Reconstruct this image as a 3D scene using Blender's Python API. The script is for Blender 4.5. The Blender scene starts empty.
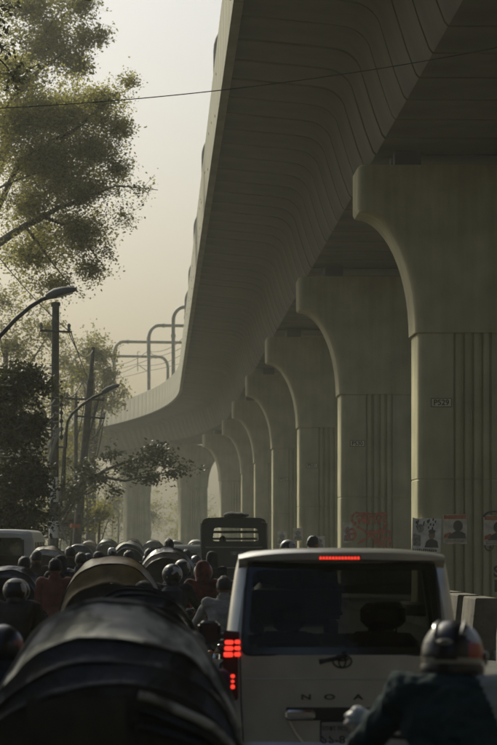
import bpy, math, random
from mathutils import Vector, Matrix, noise as mnoise
R = math.radians
S = bpy.context.scene
COL = S.collection

# ------------------------------------------------------------------ camera, world, sun, exposure
F, CX, HY, H = 3000.0, 248.5, 540.0, 1.95          # focal length in photo pixels, principal column, horizon row, eye height
cam_d = bpy.data.cameras.new('camera')
cam = bpy.data.objects.new('camera', cam_d); COL.objects.link(cam)
cam.location = (0, 0, H); cam.rotation_euler = (R(90), 0, 0)
cam_d.sensor_fit = 'VERTICAL'; cam_d.sensor_height = 36; cam_d.sensor_width = 24
cam_d.lens = F / 745.0 * 36.0
cam_d.shift_y = (HY - 372.5) / 745.0
cam_d.clip_start = 0.2; cam_d.clip_end = 4000
cam_d.dof.use_dof = True; cam_d.dof.focus_distance = 52; cam_d.dof.aperture_fstop = 5.6
S.camera = cam

SUN_EL, SUN_AZ = 34, -29                        # azimuth from +Y, negative = left of the view
w = bpy.data.worlds.new('World'); S.world = w; w.use_nodes = True
nt = w.node_tree; nt.nodes.clear()
sky = nt.nodes.new('ShaderNodeTexSky'); sky.sky_type = 'NISHITA'; sky.sun_disc = False
sky.sun_elevation = R(SUN_EL); sky.sun_rotation = R(SUN_AZ)
sky.air_density = 1.0; sky.dust_density = 6.0; sky.ozone_density = 0.6
tint = nt.nodes.new('ShaderNodeMix'); tint.data_type = 'RGBA'; tint.blend_type = 'MULTIPLY'; tint.inputs[0].default_value = 1
tint.inputs[7].default_value = (0.905, 1.0, 1.13, 1)
bg = nt.nodes.new('ShaderNodeBackground'); bg.inputs[1].default_value = 0.10
wo = nt.nodes.new('ShaderNodeOutputWorld')
nt.links.new(sky.outputs[0], tint.inputs[6]); nt.links.new(tint.outputs[2], bg.inputs[0]); nt.links.new(bg.outputs[0], wo.inputs[0])

sd = bpy.data.lights.new('sun', 'SUN'); sd.energy = 4.2; sd.angle = R(6); sd.color = (1.0, 0.96, 0.74)
sun = bpy.data.objects.new('sun', sd); COL.objects.link(sun)
sv = Vector((math.sin(R(SUN_AZ)) * math.cos(R(SUN_EL)), math.cos(R(SUN_AZ)) * math.cos(R(SUN_EL)), math.sin(R(SUN_EL))))
sun.rotation_euler = sv.to_track_quat('Z', 'Y').to_euler(); sun.location = (-40, 60, 60)

S.view_settings.view_transform = 'Standard'; S.view_settings.look = 'None'
S.view_settings.exposure = -0.40; S.view_settings.gamma = 1.0
S.render.engine = 'CYCLES'
S.cycles.use_denoising = True
S.cycles.max_bounces = 8; S.cycles.volume_bounces = 1; S.cycles.transparent_max_bounces = 12
S.cycles.caustics_reflective = False; S.cycles.caustics_refractive = False
HAZE = 0.00040

def P(px, py, Y):
    """direction of a photo pixel followed out to depth Y"""
    return Vector(((px - CX) * Y / F, Y, H - (py - HY) * Y / F))

# ------------------------------------------------------------------ materials
MATS = {}
def mat(name, base, rough=0.7, metal=0.0, var=0.0, scale=3.0, bump=0.0, bscale=None, streak=0.0, coat=0.0, emit=None, estr=0.0,
        spec=0.5, dark=None, objvar=0.0, detail=6.0, lo=0.35, hi=0.65, trans=0.0, sheen=0.0):
    if name in MATS: return MATS[name]
    m = bpy.data.materials.new(name); m.use_nodes = True; MATS[name] = m
    n = m.node_tree.nodes; l = m.node_tree.links
    b = n['Principled BSDF']; b.inputs['Roughness'].default_value = rough; b.inputs['Metallic'].default_value = metal
    b.inputs['Specular IOR Level'].default_value = spec
    b.inputs['Base Color'].default_value = (*base, 1)
    if coat: b.inputs['Coat Weight'].default_value = coat; b.inputs['Coat Roughness'].default_value = 0.08
    if sheen: b.inputs['Sheen Weight'].default_value = sheen
    if emit: b.inputs['Emission Color'].default_value = (*emit, 1); b.inputs['Emission Strength'].default_value = estr
    tc = n.new('ShaderNodeTexCoord')
    colour = None
    if var or dark:
        nz = n.new('ShaderNodeTexNoise'); nz.inputs['Scale'].default_value = scale; nz.inputs['Detail'].default_value = detail
        l.new(tc.outputs['Object'], nz.inputs['Vector'])
        rp = n.new('ShaderNodeValToRGB'); rp.color_ramp.elements[0].position = lo; rp.color_ramp.elements[1].position = hi
        d = dark if dark else tuple(c * (1 - var) for c in base)
        u = base if dark else tuple(min(1, c * (1 + var)) for c in base)
        rp.color_ramp.elements[0].color = (*d, 1); rp.color_ramp.elements[1].color = (*u, 1)
        l.new(nz.outputs['Fac'], rp.inputs[0]); colour = rp.outputs[0]
    if streak:
        mp = n.new('ShaderNodeMapping'); mp.inputs['Scale'].default_value = (2.2, 2.2, 0.16)
        l.new(tc.outputs['Object'], mp.inputs[0])
        ns = n.new('ShaderNodeTexNoise'); ns.inputs['Scale'].default_value = 1.3; ns.inputs['Detail'].default_value = 7
        l.new(mp.outputs[0], ns.inputs['Vector'])
        r2 = n.new('ShaderNodeValToRGB'); r2.color_ramp.elements[0].position = 0.3; r2.color_ramp.elements[1].position = 0.62
        r2.color_ramp.elements[0].color = (1 - streak,) * 3 + (1,); r2.color_ramp.elements[1].color = (1, 1, 1, 1)
        l.new(ns.outputs['Fac'], r2.inputs[0])
        mx = n.new('ShaderNodeMix'); mx.data_type = 'RGBA'; mx.blend_type = 'MULTIPLY'; mx.inputs[0].default_value = 1
        if colour: l.new(colour, mx.inputs[6])
        else: mx.inputs[6].default_value = (*base, 1)
        l.new(r2.outputs[0], mx.inputs[7]); colour = mx.outputs[2]
    if objvar:
        oi = n.new('ShaderNodeObjectInfo'); mr = n.new('ShaderNodeMapRange')
        mr.inputs[3].default_value = 1 - objvar; mr.inputs[4].default_value = 1 + objvar
        l.new(oi.outputs['Random'], mr.inputs[0])
        mx = n.new('ShaderNodeMix'); mx.data_type = 'RGBA'; mx.blend_type = 'MULTIPLY'; mx.inputs[0].default_value = 1
        if colour: l.new(colour, mx.inputs[6])
        else: mx.inputs[6].default_value = (*base, 1)
        l.new(mr.outputs[0], mx.inputs[7]); colour = mx.outputs[2]
    if colour: l.new(colour, b.inputs['Base Color'])
    if bump:
        nb = n.new('ShaderNodeTexNoise'); nb.inputs['Scale'].default_value = bscale or scale * 4; nb.inputs['Detail'].default_value = 5
        l.new(tc.outputs['Object'], nb.inputs['Vector'])
        bm = n.new('ShaderNodeBump'); bm.inputs['Strength'].default_value = bump; bm.inputs['Distance'].default_value = 0.03
        l.new(nb.outputs['Fac'], bm.inputs['Height']); l.new(bm.outputs[0], b.inputs['Normal'])
    return m

def leaf_mat(name, base, var=0.35, tr=0.35):
    m = bpy.data.materials.new(name); m.use_nodes = True; MATS[name] = m
    n = m.node_tree.nodes; l = m.node_tree.links; n.clear()
    out = n.new('ShaderNodeOutputMaterial'); g = n.new('ShaderNodeNewGeometry')
    rp = n.new('ShaderNodeValToRGB'); cr = rp.color_ramp
    cr.elements[0].color = (*[c * (1 - var) for c in base], 1); cr.elements[1].color = (base[0] * (1 + var * 1.4), base[1] * (1 + var), base[2] * (1 + var * .4), 1)
    l.new(g.outputs['Random Per Island'], rp.inputs[0])
    d = n.new('ShaderNodeBsdfPrincipled'); d.inputs['Roughness'].default_value = 0.55
    t = n.new('ShaderNodeBsdfTranslucent'); mx = n.new('ShaderNodeMixShader'); mx.inputs[0].default_value = tr
    l.new(rp.outputs[0], d.inputs['Base Color']); l.new(rp.outputs[0], t.inputs[0])
    l.new(d.outputs[0], mx.inputs[1]); l.new(t.outputs[0], mx.inputs[2]); l.new(mx.outputs[0], out.inputs[0])
    return m

def glass_mat(name, tintc, alpha, rough=0.03):
    """tinted pane: mostly clear film with a mirror coat"""
    m = bpy.data.materials.new(name); m.use_nodes = True; MATS[name] = m
    n = m.node_tree.nodes; l = m.node_tree.links; n.clear()
    out = n.new('ShaderNodeOutputMaterial'); tr = n.new('ShaderNodeBsdfTransparent'); tr.inputs[0].default_value = (*tintc, 1)
    gl = n.new('ShaderNodeBsdfGlossy'); gl.inputs['Roughness'].default_value = rough; gl.inputs[0].default_value = (.38, .38, .36, 1)
    fr = n.new('ShaderNodeFresnel'); fr.inputs[0].default_value = 1.45
    mx = n.new('ShaderNodeMixShader')
    l.new(fr.outputs[0], mx.inputs[0]); l.new(tr.outputs[0], mx.inputs[1]); l.new(gl.outputs[0], mx.inputs[2]); l.new(mx.outputs[0], out.inputs[0])
    return m

M_con = mat('concrete', (.46, .415, .225), .88, var=.17, scale=.8, bump=.3, bscale=14, streak=.24, objvar=.05)
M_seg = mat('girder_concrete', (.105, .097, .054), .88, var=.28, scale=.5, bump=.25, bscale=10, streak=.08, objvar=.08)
M_par = mat('parapet_concrete', (.33, .31, .22), .85, var=.14, scale=.5, bump=.2, bscale=12, streak=.10, objvar=.02)
M_bar = mat('barrier_concrete', (.15, .13, .092), .9, var=.3, scale=3, bump=.5, bscale=20, streak=.3, objvar=.1)
M_asph = mat('asphalt', (.055, .052, .046), .8, var=.35, scale=1.2, bump=.4, bscale=60)
M_pave = mat('paving', (.13, .12, .10), .9, var=.25, scale=1.5, bump=.3, bscale=20)
M_earth = mat('earth', (.06, .052, .036), .95, var=.3, scale=.6)
M_dchrome = mat('dark_chrome', (.10, .10, .09), .22, metal=.9)
M_black = mat('black_rubber', (.015, .015, .015), .6)
M_gap = mat('bearing_rubber', (.03, .03, .028), .8)
M_steel = mat('galvanised_steel', (.33, .32, .28), .5, metal=.5, var=.15, scale=4)
M_darkm = mat('dark_painted_metal', (.03, .031, .029), .75, var=.3, scale=8)
M_chrome = mat('chrome', (.75, .74, .70), .12, metal=1.0)
M_bark = mat('bark', (.075, .062, .045), .95, var=.4, scale=6, bump=.6, bscale=18)
M_pole = mat('pole_concrete', (.085, .08, .065), .9, var=.3, scale=4, bump=.3, streak=.3)
M_wire = mat('cable_sheath', (.02, .02, .018), .6)
M_wirel = mat('weathered_cable', (.30, .28, .22), .7)
M_white = mat('white_paint', (.72, .70, .62), .45, var=.1, scale=5)
M_skin = mat('skin', (.20, .105, .06), .55, var=.1, scale=8)
M_hair = mat('hair', (.012, .010, .009), .5, bump=.6, bscale=90)
M_paint = mat('silver_paint', (.64, .625, .54), .30, metal=.5, var=.10, scale=3.5, bump=.03, bscale=3, coat=.5)
M_blackgloss = mat('black_gloss', (.008, .008, .008), .12, coat=.5)
M_plastic = mat('black_plastic', (.02, .02, .02), .45)
M_red = mat('lamp_lens_lit', (.5, .02, .01), .25, emit=(1.0, .055, .03), estr=1.6)
M_redoff = mat('lamp_lens', (.10, .006, .005), .2, coat=.5)
M_pane = glass_mat('tinted_glass', (.055, .058, .055), .3)
M_clear = glass_mat('clear_glass', (.8, .82, .78), .1)
L_big = leaf_mat('leaf_olive', (.27, .27, .095), .35, .78)
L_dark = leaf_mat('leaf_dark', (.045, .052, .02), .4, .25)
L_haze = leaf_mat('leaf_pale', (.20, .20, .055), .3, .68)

# ------------------------------------------------------------------ mesh builder
class MB:
    def __init__(s): s.v = []; s.f = []; s.m = []
    def add(s, vs, fs, mi=0, M=None):
        o = len(s.v)
        s.v += [tuple(M @ Vector(v)) if M else tuple(v) for v in vs]
        s.f += [tuple(i + o for i in f) for f in fs]; s.m += [mi] * len(fs)
        return s
    def box(s, c, d, mi=0, rz=0.0, bev=0.0, M=None):
        x, y, z = (d[0] / 2, d[1] / 2, d[2] / 2)
        T = Matrix.Translation(c) @ Matrix.Rotation(rz, 4, 'Z')
        if M: T = M @ T
        if bev <= 0:
            vs = [(sx * x, sy * y, sz * z) for sz in (-1, 1) for sy in (-1, 1) for sx in (-1, 1)]
            fs = [(0, 2, 3, 1), (4, 5, 7, 6), (0, 1, 5, 4), (2, 6, 7, 3), (0, 4, 6, 2), (1, 3, 7, 5)]
            return s.add(vs, fs, mi, T)
        b = min(bev, x * .9, y * .9, z * .9)
        def ring(ix, iy, zz):
            return [(ix, -iy + b, zz), (ix, iy - b, zz), (ix - b, iy, zz), (-ix + b, iy, zz), (-ix, iy - b, zz), (-ix, -iy + b, zz), (-ix + b, -iy, zz), (ix - b, -iy, zz)]
        rings = [ring(x - b, y - b, -z), ring(x, y, -z + b), ring(x, y, z - b), ring(x - b, y - b, z)]
        rings[0] = [(a * (x - b) / x, c2 * (y - b) / y, -z) for a, c2, _ in rings[1]]
        rings[3] = [(a * (x - b) / x, c2 * (y - b) / y, z) for a, c2, _ in rings[1]]
        return s.loft(rings, mi, True, True, M=T)
    def loft(s, rings, mi=0, cap0=False, cap1=False, closed=True, M=None):
        n = len(rings[0]); vs = [p for r in rings for p in r]; fs = []
        for i in range(len(rings) - 1):
            for j in range(n if closed else n - 1):
                k = (j + 1) % n
                fs.append((i * n + j, i * n + k, (i + 1) * n + k, (i + 1) * n + j))
        if cap0: fs.append(tuple(reversed(range(n))))
        if cap1: fs.append(tuple(range((len(rings) - 1) * n, len(rings) * n)))
        return s.add(vs, fs, mi, M)
    def tube(s, pts, rad, n=8, mi=0, cap=True, M=None):
        pts = [Vector(p) for p in pts]; rings = []
        up = Vector((0, 0, 1)); prev = None
        for i, p in enumerate(pts):
            d = (pts[min(i + 1, len(pts) - 1)] - pts[max(i - 1, 0)])
            if d.length < 1e-9: d = Vector((0, 0, 1))
            d.normalize()
            if prev is None:
                a = d.cross(up if abs(d.z) < .95 else Vector((1, 0, 0))).normalized()
            else:
                a = (prev - d * prev.dot(d))
                a = a.normalized() if a.length > 1e-6 else d.orthogonal().normalized()
            prev = a; b = d.cross(a)
            r = rad[i] if isinstance(rad, (list, tuple)) else rad
            rings.append([p + (a * math.cos(2 * math.pi * k / n) + b * math.sin(2 * math.pi * k / n)) * r for k in range(n)])
        return s.loft(rings, mi, cap, cap, M=M)
    def ell(s, c, r, nu=14, nv=9, mi=0, M=None, fn=None):
        T = Matrix.Translation(c)
        if M: T = M @ T
        vs = []; fs = []
        for i in range(nv + 1):
            t = math.pi * i / nv
            for j in range(nu):
                p = 2 * math.pi * j / nu
                q = (r[0] * math.sin(t) * math.cos(p), r[1] * math.sin(t) * math.sin(p), r[2] * math.cos(t))
                vs.append(fn(q) if fn else q)
        for i in range(nv):
            for j in range(nu):
                k = (j + 1) % nu
                fs.append((i * nu + j, (i + 1) * nu + j, (i + 1) * nu + k, i * nu + k))
        return s.add(vs, fs, mi, T)
    def torus(s, c, Rr, r, axis='X', nu=24, nv=8, mi=0, M=None, sq=1.0):
        vs = []; fs = []
        for i in range(nu):
            a = 2 * math.pi * i / nu
            for j in range(nv):
                b = 2 * math.pi * j / nv; q = Rr + r * math.cos(b); h = r * math.sin(b) * sq
                u, v = q * math.cos(a), q * math.sin(a)
                vs.append({'X': (h, u, v), 'Y': (u, h, v), 'Z': (u, v, h)}[axis])
        for i in range(nu):
            for j in range(nv):
                fs.append((i * nv + j, ((i + 1) % nu) * nv + j, ((i + 1) % nu) * nv + (j + 1) % nv, i * nv + (j + 1) % nv))
        T = Matrix.Translation(c)
        if M: T = M @ T
        return s.add(vs, fs, mi, T)
    def mesh(s, name, mats, smooth=True, ang=40):
        me = bpy.data.meshes.new(name); me.from_pydata(s.v, [], s.f)
        for m in (mats if isinstance(mats, (list, tuple)) else [mats]): me.materials.append(m)
        me.polygons.foreach_set('material_index', s.m)
        me.update(); me.validate()
        if smooth:
            me.polygons.foreach_set('use_smooth', [True] * len(me.polygons))
            me.set_sharp_from_angle(angle=R(ang))
        return me
    def build(s, name, mats, parent=None, smooth=True, loc=None, ang=40):
        return link(name, s.mesh(name, mats, smooth, ang), parent, loc)

def link(name, me, parent=None, loc=None, rz=0.0):
    o = bpy.data.objects.new(name, me); COL.objects.link(o)
    if parent: o.parent = parent
    if loc is not None: o.location = loc
    if rz: o.rotation_euler[2] = rz
    return o
def tag(o, label=None, cat=None, group=None, kind=None):
    if label: o['label'] = label
    if cat: o['category'] = cat
    if group: o['group'] = group
    if kind: o['kind'] = kind
    return o
def thing(name, loc, label, cat, group=None, rz=0.0):
    o = bpy.data.objects.new(name, None); COL.objects.link(o); o.empty_display_size = .3
    o.location = loc; o.rotation_euler[2] = rz
    return tag(o, label, cat, group)
def kids(o): return [c for c in o.children]
def copy_tree(o, parent=None):
    c = o.copy(); COL.objects.link(c)
    if parent: c.parent = parent
    for ch in kids(o): copy_tree(ch, c)
    return c
def text_mesh(body, size, m, ext=0.0, bold=0.0):
    cu = bpy.data.curves.new('lettering', 'FONT'); cu.body = body; cu.size = size; cu.align_x = 'CENTER'; cu.align_y = 'CENTER'
    cu.extrude = ext; cu.offset = bold
    t = bpy.data.objects.new('lettering', cu); COL.objects.link(t)
    me = bpy.data.meshes.new_from_object(t.evaluated_get(bpy.context.evaluated_depsgraph_get()))
    bpy.data.objects.remove(t); me.materials.clear(); me.materials.append(m)
    return me
def put_text(name, body, size, m, parent, loc, ext=0.0, bold=0.0, sx=1.0):
    o = link(name, text_mesh(body, size, m, ext, bold), parent, loc); o.rotation_euler = (R(90), 0, 0); o.scale = (sx, 1, 1)
    return o
def sag(a, b, drop, n=14):
    a, b = Vector(a), Vector(b)
    return [a.lerp(b, i / n) - Vector((0, 0, 4 * drop * (i / n) * (1 - i / n))) for i in range(n + 1)]
rng = random.Random(7)

# ------------------------------------------------------------------ ground, roads, kerbs
def sheet(name, x0, x1, y0, y1, z, m):
    b = MB(); n = 6
    vs = [(x0 + (x1 - x0) * i / n, y0 + (y1 - y0) * j / n, z) for j in range(n + 1) for i in range(n + 1)]
    b.add(vs, [(j * (n + 1) + i, j * (n + 1) + i + 1, (j + 1) * (n + 1) + i + 1, (j + 1) * (n + 1) + i) for j in range(n) for i in range(n)])
    return tag(b.build(name, m, smooth=False), kind='structure')
sheet('ground', -480, 480, -280, 900, -.03, M_earth)

# viaduct centre line: straight, bearing gently left, then a left-hand curve
D0 = Vector((-.03, 1, 0)).normalized(); A0 = Vector((5.25, 72, 0)); S_C = 152.0; RC = 400.0
LEFT0 = Vector((-D0.y, D0.x, 0))
def axis(s):
    """point and heading at distance s along the viaduct, s = 0 at the nearest pier"""
    if s <= S_C: p, a = A0 + D0 * s, 0.0
    else:
        a = (s - S_C) / RC
        p = A0 + D0 * S_C + D0 * (RC * math.sin(a)) + LEFT0 * (RC * (1 - math.cos(a)))
    d = Matrix.Rotation(a, 3, 'Z') @ D0
    return p, math.atan2(-d.x, d.y)
def at(s, off, z):
    p, a = axis(s); return Vector((p.x + off * math.cos(a), p.y + off * math.sin(a), z))
def ribbon(name, o0, o1, z, m, s0=-270, s1=330, th=0.0, step=6.0):
    b = MB(); rings = []
    k = int((s1 - s0) / step)
    for i in range(k + 1):
        s = s0 + (s1 - s0) * i / k
        if th: rings.append([at(s, o0, z - th), at(s, o0, z), at(s, o1, z), at(s, o1, z - th)])
        else: rings.append([at(s, o0, z), at(s, o1, z)])
    b.loft(rings, closed=bool(th), cap0=bool(th), cap1=bool(th))
    return tag(b.build(name, m, smooth=False), kind='structure')
ribbon('road', -12.6, -1.95, 0.0, M_asph)
ribbon('road', 3.2, 13, 0.0, M_asph)
ribbon('median', -1.95, 3.2, .16, M_pave, th=.18)
ribbon('pavement', -17.0, -12.6, .14, M_pave, th=.16)

# ------------------------------------------------------------------ elevated railway viaduct
viaduct = thing('viaduct', (5.25, 72, 0), 'long curving elevated concrete railway viaduct built of box girder segments overhead', 'viaduct')
Z_SOF, Z_EDGE = 11.17, 13.46
def girder_outline():
    pts = [(-2.2, Z_SOF + .02), (-2.27, Z_SOF + .1)]
    pts += [(-2.45, 11.75), (-2.74, 12.68)]
    for k in range(1, 7):                                    # rounded haunch between web and wing
        t = k / 7 * math.pi / 2
        pts.append((-2.74 - .08 * math.sin(t) - .62 * (1 - math.cos(t)), 12.68 + .56 * math.sin(t)))
    pts += [(-3.6, 13.27), (-5.58, Z_EDGE), (-5.6, 13.72)]
    left = pts
    right = [(-x, z) for x, z in reversed(left)]
    return left + right
GO = girder_outline()
cxz = (0, 12.6)
def seg_mesh(L, gap):
    b = MB(); rings = []
    for y, k in ((-L / 2 + gap, .08), (-L / 2 + gap + .03, 0), (L / 2 - gap - .03, 0), (L / 2 - gap, .08)):
        ring = []
        for x, z in GO:
            d = Vector((cxz[0] - x, cxz[1] - z)); d.normalize()
            ring.append((x + (k if x < 0 else -k), y, z + (k if z < 13.4 else 0)))
        rings.append(ring)
    b.loft(rings, cap0=True, cap1=True)
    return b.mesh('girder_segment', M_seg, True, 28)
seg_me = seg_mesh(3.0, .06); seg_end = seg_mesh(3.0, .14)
def par_mesh(L, holes=()):
    b = MB(); x0, x1 = -5.84, -5.62; g = .012
    prof = [(x0, 13.22), (x0, 15.28), (x0 + .04, 15.32), (x1 - .04, 15.32), (x1, 15.28), (x1, 13.22)]
    rings = [[(x + (.006 if x < -5.8 else 0), y, z) for x, z in prof] if e else [(x, y, z) for x, z in prof]
             for y, e in ((-L / 2 + g, 1), (-L / 2 + g + .03, 0), (L / 2 - g - .03, 0), (L / 2 - g, 1))]
    b.loft(rings, cap0=True, cap1=True)
    for y, z in holes:   # lifting sockets
        b.tube([(x0 + .02, y, z), (x0 - .012, y, z)], .04, 8, 1)
    return b.mesh('parapet_panel', [M_par, M_gap], True, 30)
PARS = [par_mesh(3.0), par_mesh(3.0, ((-.9, 14.6), (.8, 13.7))), par_mesh(3.0, ((.5, 14.3),)), par_mesh(3.0)]
SEG0, SEG1 = -90, 118
for i in range(SEG0, SEG1):
    s = i * 3.0 + 1.5; p, a = axis(s)
    end = (i % 10 in (0, 9))
    r = random.Random(i)
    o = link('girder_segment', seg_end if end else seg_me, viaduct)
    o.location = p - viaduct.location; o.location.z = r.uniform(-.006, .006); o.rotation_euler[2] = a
    q = link('parapet_panel', r.choice(PARS), viaduct); q.location = p - viaduct.location; q.rotation_euler[2] = a
    q.location.z = r.uniform(-.006, .006)
for k in range(SEG0 // 10, SEG1 // 10 + 1):                   # far-side parapet, one run per span
    b = MB(); rings = []
    for j in range(7):
        s = max(SEG0 * 3, min(SEG1 * 3, k * 30 + j * 5))
        rings.append([at(s, 5.62, 13.22), at(s, 5.84, 13.22), at(s, 5.84, 15.3), at(s, 5.62, 15.3)])
    if (rings[0][0] - rings[-1][0]).length < 1: continue
    b.loft(rings, cap0=True, cap1=True)
    b.build('parapet_run', M_par, viaduct, smooth=False).location = -viaduct.location
# track bed slab with rails
b = MB(); rings = []
for j in range(0, 60):
    s = SEG0 * 3 + 1 + j * (SEG1 - SEG0) * 3 / 60.0
    rings.append([at(s, -4.2, 13.71), at(s, -4.2, 13.98), at(s, 4.2, 13.98), at(s, 4.2, 13.71)])
b.loft(rings, cap0=True, cap1=True); b.build('track_slab', M_con, viaduct, smooth=False).location = -viaduct.location

def rrect(hw, hd, r, n=6, groove=None):
    """rounded rectangle outline; groove = depth of the four ribs on the two broad faces"""
    pts = []
    def face(sy):
        if not groove: return []
        out = []; k = 4; W = .88; cell = W / k
        for i in range(k):
            x0 = -W / 2 + i * cell
            out += [(x0, 0), (x0 + .012, -groove), (x0 + .045, -groove)]
            for j in range(1, 5):
                t = math.pi * j / 5
                out.append((x0 + .045 + (cell - .045) * (1 - math.cos(t)) / 2, -groove + groove * .9 * math.sin(t) ** .6))
        out += [(W / 2, -groove), (W / 2 + .035, -groove), (W / 2 + .047, 0)]
        return out
    def corner(cx, cy, a0):
        return [(cx + r * math.cos(a0 + math.pi / 2 * k / n), cy + r * math.sin(a0 + math.pi / 2 * k / n)) for k in range(n + 1)]
    pts += corner(hw - r, hd - r, 0)
    pts += [(-x, hd + d) for x, d in face(1)]
    pts += corner(-hw + r, hd - r, math.pi / 2)
    pts += corner(-hw + r, -hd + r, math.pi)
    pts += [(x, -hd - d) for x, d in face(-1)]
    pts += corner(hw - r, -hd + r, 1.5 * math.pi)
    return pts
PW, PD = 1.28, 1.0                                            # half width and half depth of a pier
def pier_meshes():
    b = MB(); rings = []
    def ring(z, inset, g=.095):
        return [(x * (1 - inset / PW), y * (1 - inset / PD), z) for x, y in rrect(PW, PD, .24, 6, g)]
    for z, ins in ((0, 0), (3.36, 0), (3.375, .014), (3.395, .014), (3.41, 0), (6.80, 0), (6.86, .02)): rings.append(ring(z, ins))
    b.loft(rings, cap0=True, cap1=True); sh = b.mesh('shaft', M_con, True, 35)
    b = MB(); rings = []
    secs = []
    for k in range(15):
        t = k / 14 * math.pi / 2
        secs.append((6.86 + 2.86 * math.sin(t), PW + .06 + 1.32 * (1 - math.cos(t))))
    secs = [(6.86, PW + .0)] + secs + [(9.80, 2.70), (10.76, 2.70), (10.82, 2.64)]
    for z, hw in secs:
        rings.append([(x, y, z) for x, y in rrect(hw, PD + .05, .23, 7)])
    b.loft(rings, cap0=True, cap1=True); cp = b.mesh('pier_head', M_con, True, 38)
    b = MB(); b.box((0, 0, .185), (.62, .62, .37), bev=.02); br = b.mesh('bearing', M_gap, False)
    b = MB(); b.loft([[(x * 1.22, y * 1.28, z) for x, y in rrect(PW, PD, .24, 4)] for z in (.12, .42)] + [[(x * 1.16, y * 1.2, .48) for x, y in rrect(PW, PD, .24, 4)]], cap1=True)
    ft = b.mesh('plinth', M_bar, True, 30)
    return sh, cp, br, ft
SH, CP, BR, FT = pier_meshes()
M_plate = mat('number_plate_cream', (.62, .56, .34), .6, var=.12, scale=9)
M_ink = mat('black_ink', (.02, .02, .02), .7)
ORD = ['nearest', 'second', 'third', 'fourth', 'fifth', 'sixth', 'seventh', 'eighth', 'ninth', 'tenth', 'eleventh']
piers = []
for k in range(11):
    p, a = axis(k * 30.0)
    num = 529 + k
    lab = ('tall flared concrete viaduct pier bearing number P%d, %s in the row' % (num, ORD[k])) if k < 3 else \
          ('hazy flared concrete viaduct pier, %s from the camera in the receding row' % ORD[k])
    t = thing('viaduct_pier', (p.x, p.y, 0), lab, 'pier', 'concrete piers under the viaduct', a)
    link('shaft', SH, t); link('pier_head', CP, t); link('plinth', FT, t)
    for sx in (-1.5, 1.5):
        for sy in (-.55, .55): link('bearing', BR, t, (sx, sy, 10.81))
    if k < 4:
        b = MB(); b.box((0, 0, 0), (.49, .02, .21), 0); b.box((0, -.006, 0), (.46, .016, .18), 1)
        pl = b.build('number_plate', [M_ink, M_plate], t, False, loc=(-.72, -PD - .012, 5.20))
        put_text('lettering', 'P%d' % num, .185, M_ink, pl, (0, -.0165, -.002), .001, .004)
    piers.append(t)

# ------------------------------------------------------------------ overhead line masts on the deck
M_mast = mat('mast_paint', (.36, .345, .27), .55, var=.15, scale=3)
def mast(s, label):
    p, a = axis(s)
    t = thing('catenary_mast', (p.x, p.y, 13.72), label, 'catenary mast', 'overhead line masts on the viaduct', a)
    for sx in (-1, 1):
        b = MB(); x = 5.2 * sx
        path = [(x, 0, 0), (x, 0, 6.6)]
        for j in range(1, 9):
            q = math.pi / 2 * j / 8
            path.append((x - sx * .95 * (1 - math.cos(q)), 0, 6.6 + 1.15 * math.sin(q)))
        path.append((x - sx * 1.6, 0, 7.75))
        b.tube(path, .155, 10)
        b.box((x, 0, .06), (.5, .5, .12))
        b.tube([(x, 0, 5.2), (x, 0, 5.45)], .20, 10)
        b.build('post', M_mast, t)
    b = MB(); b.tube([(-3.7, 0, 7.75), (3.7, 0, 7.75)], .145, 10); b.tube([(-3.8, 0, 7.75), (-3.92, 0, 7.75)], .21, 10)
    b.tube([(3.8, 0, 7.75), (3.92, 0, 7.75)], .21, 10); b.build('cross_beam', M_mast, t)
    for sx in (-1.9, 1.9):
        b = MB(); b.tube([(sx, 0, 7.9), (sx, 0, 6.2)], .045, 6); b.tube([(sx, 0, 6.9), (sx + .9, 0, 6.3), (sx + 1.1, 0, 6.3)], .035, 6)
        b.tube([(sx - .02, 0, 7.9), (sx - .02, 0, 8.25), (sx + .25, 0, 8.25)], .04, 6)
        b.build('dropper_arm', M_mast, t)
    return t
MS = [12, 41, 72, 105, 136, 159, 180, 202, 225, 248, 272, 298]
ML = ['first', 'second', 'third', 'fourth', 'fifth', 'sixth', 'seventh', 'eighth', 'ninth', 'tenth', 'eleventh', 'twelfth']
for i, s in enumerate(MS): mast(s, '%s grey portal catenary mast along the viaduct deck counted from the camera' % ML[i])
WN = [('outer upper', -1.9, 20.55), ('outer lower', -1.4, 19.9), ('inner upper', 1.9, 20.55), ('inner lower', 2.9, 19.95)]
for nme, off, z in WN:
    b = MB(); SS = [-70, -20] + MS
    for i in range(len(SS) - 1):
        L = SS[i + 1] - SS[i]
        pts = [at(SS[i] + L * j / 8, off, z - (.5 if 'upper' in nme else .12) * 4 * (j / 8) * (1 - j / 8)) for j in range(9)]
        b.tube(pts, .028, 5, cap=False)
    tag(b.build('contact_wire', M_wire), '%s overhead line wire strung between the viaduct masts' % nme, 'wire', 'overhead line wires')

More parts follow.
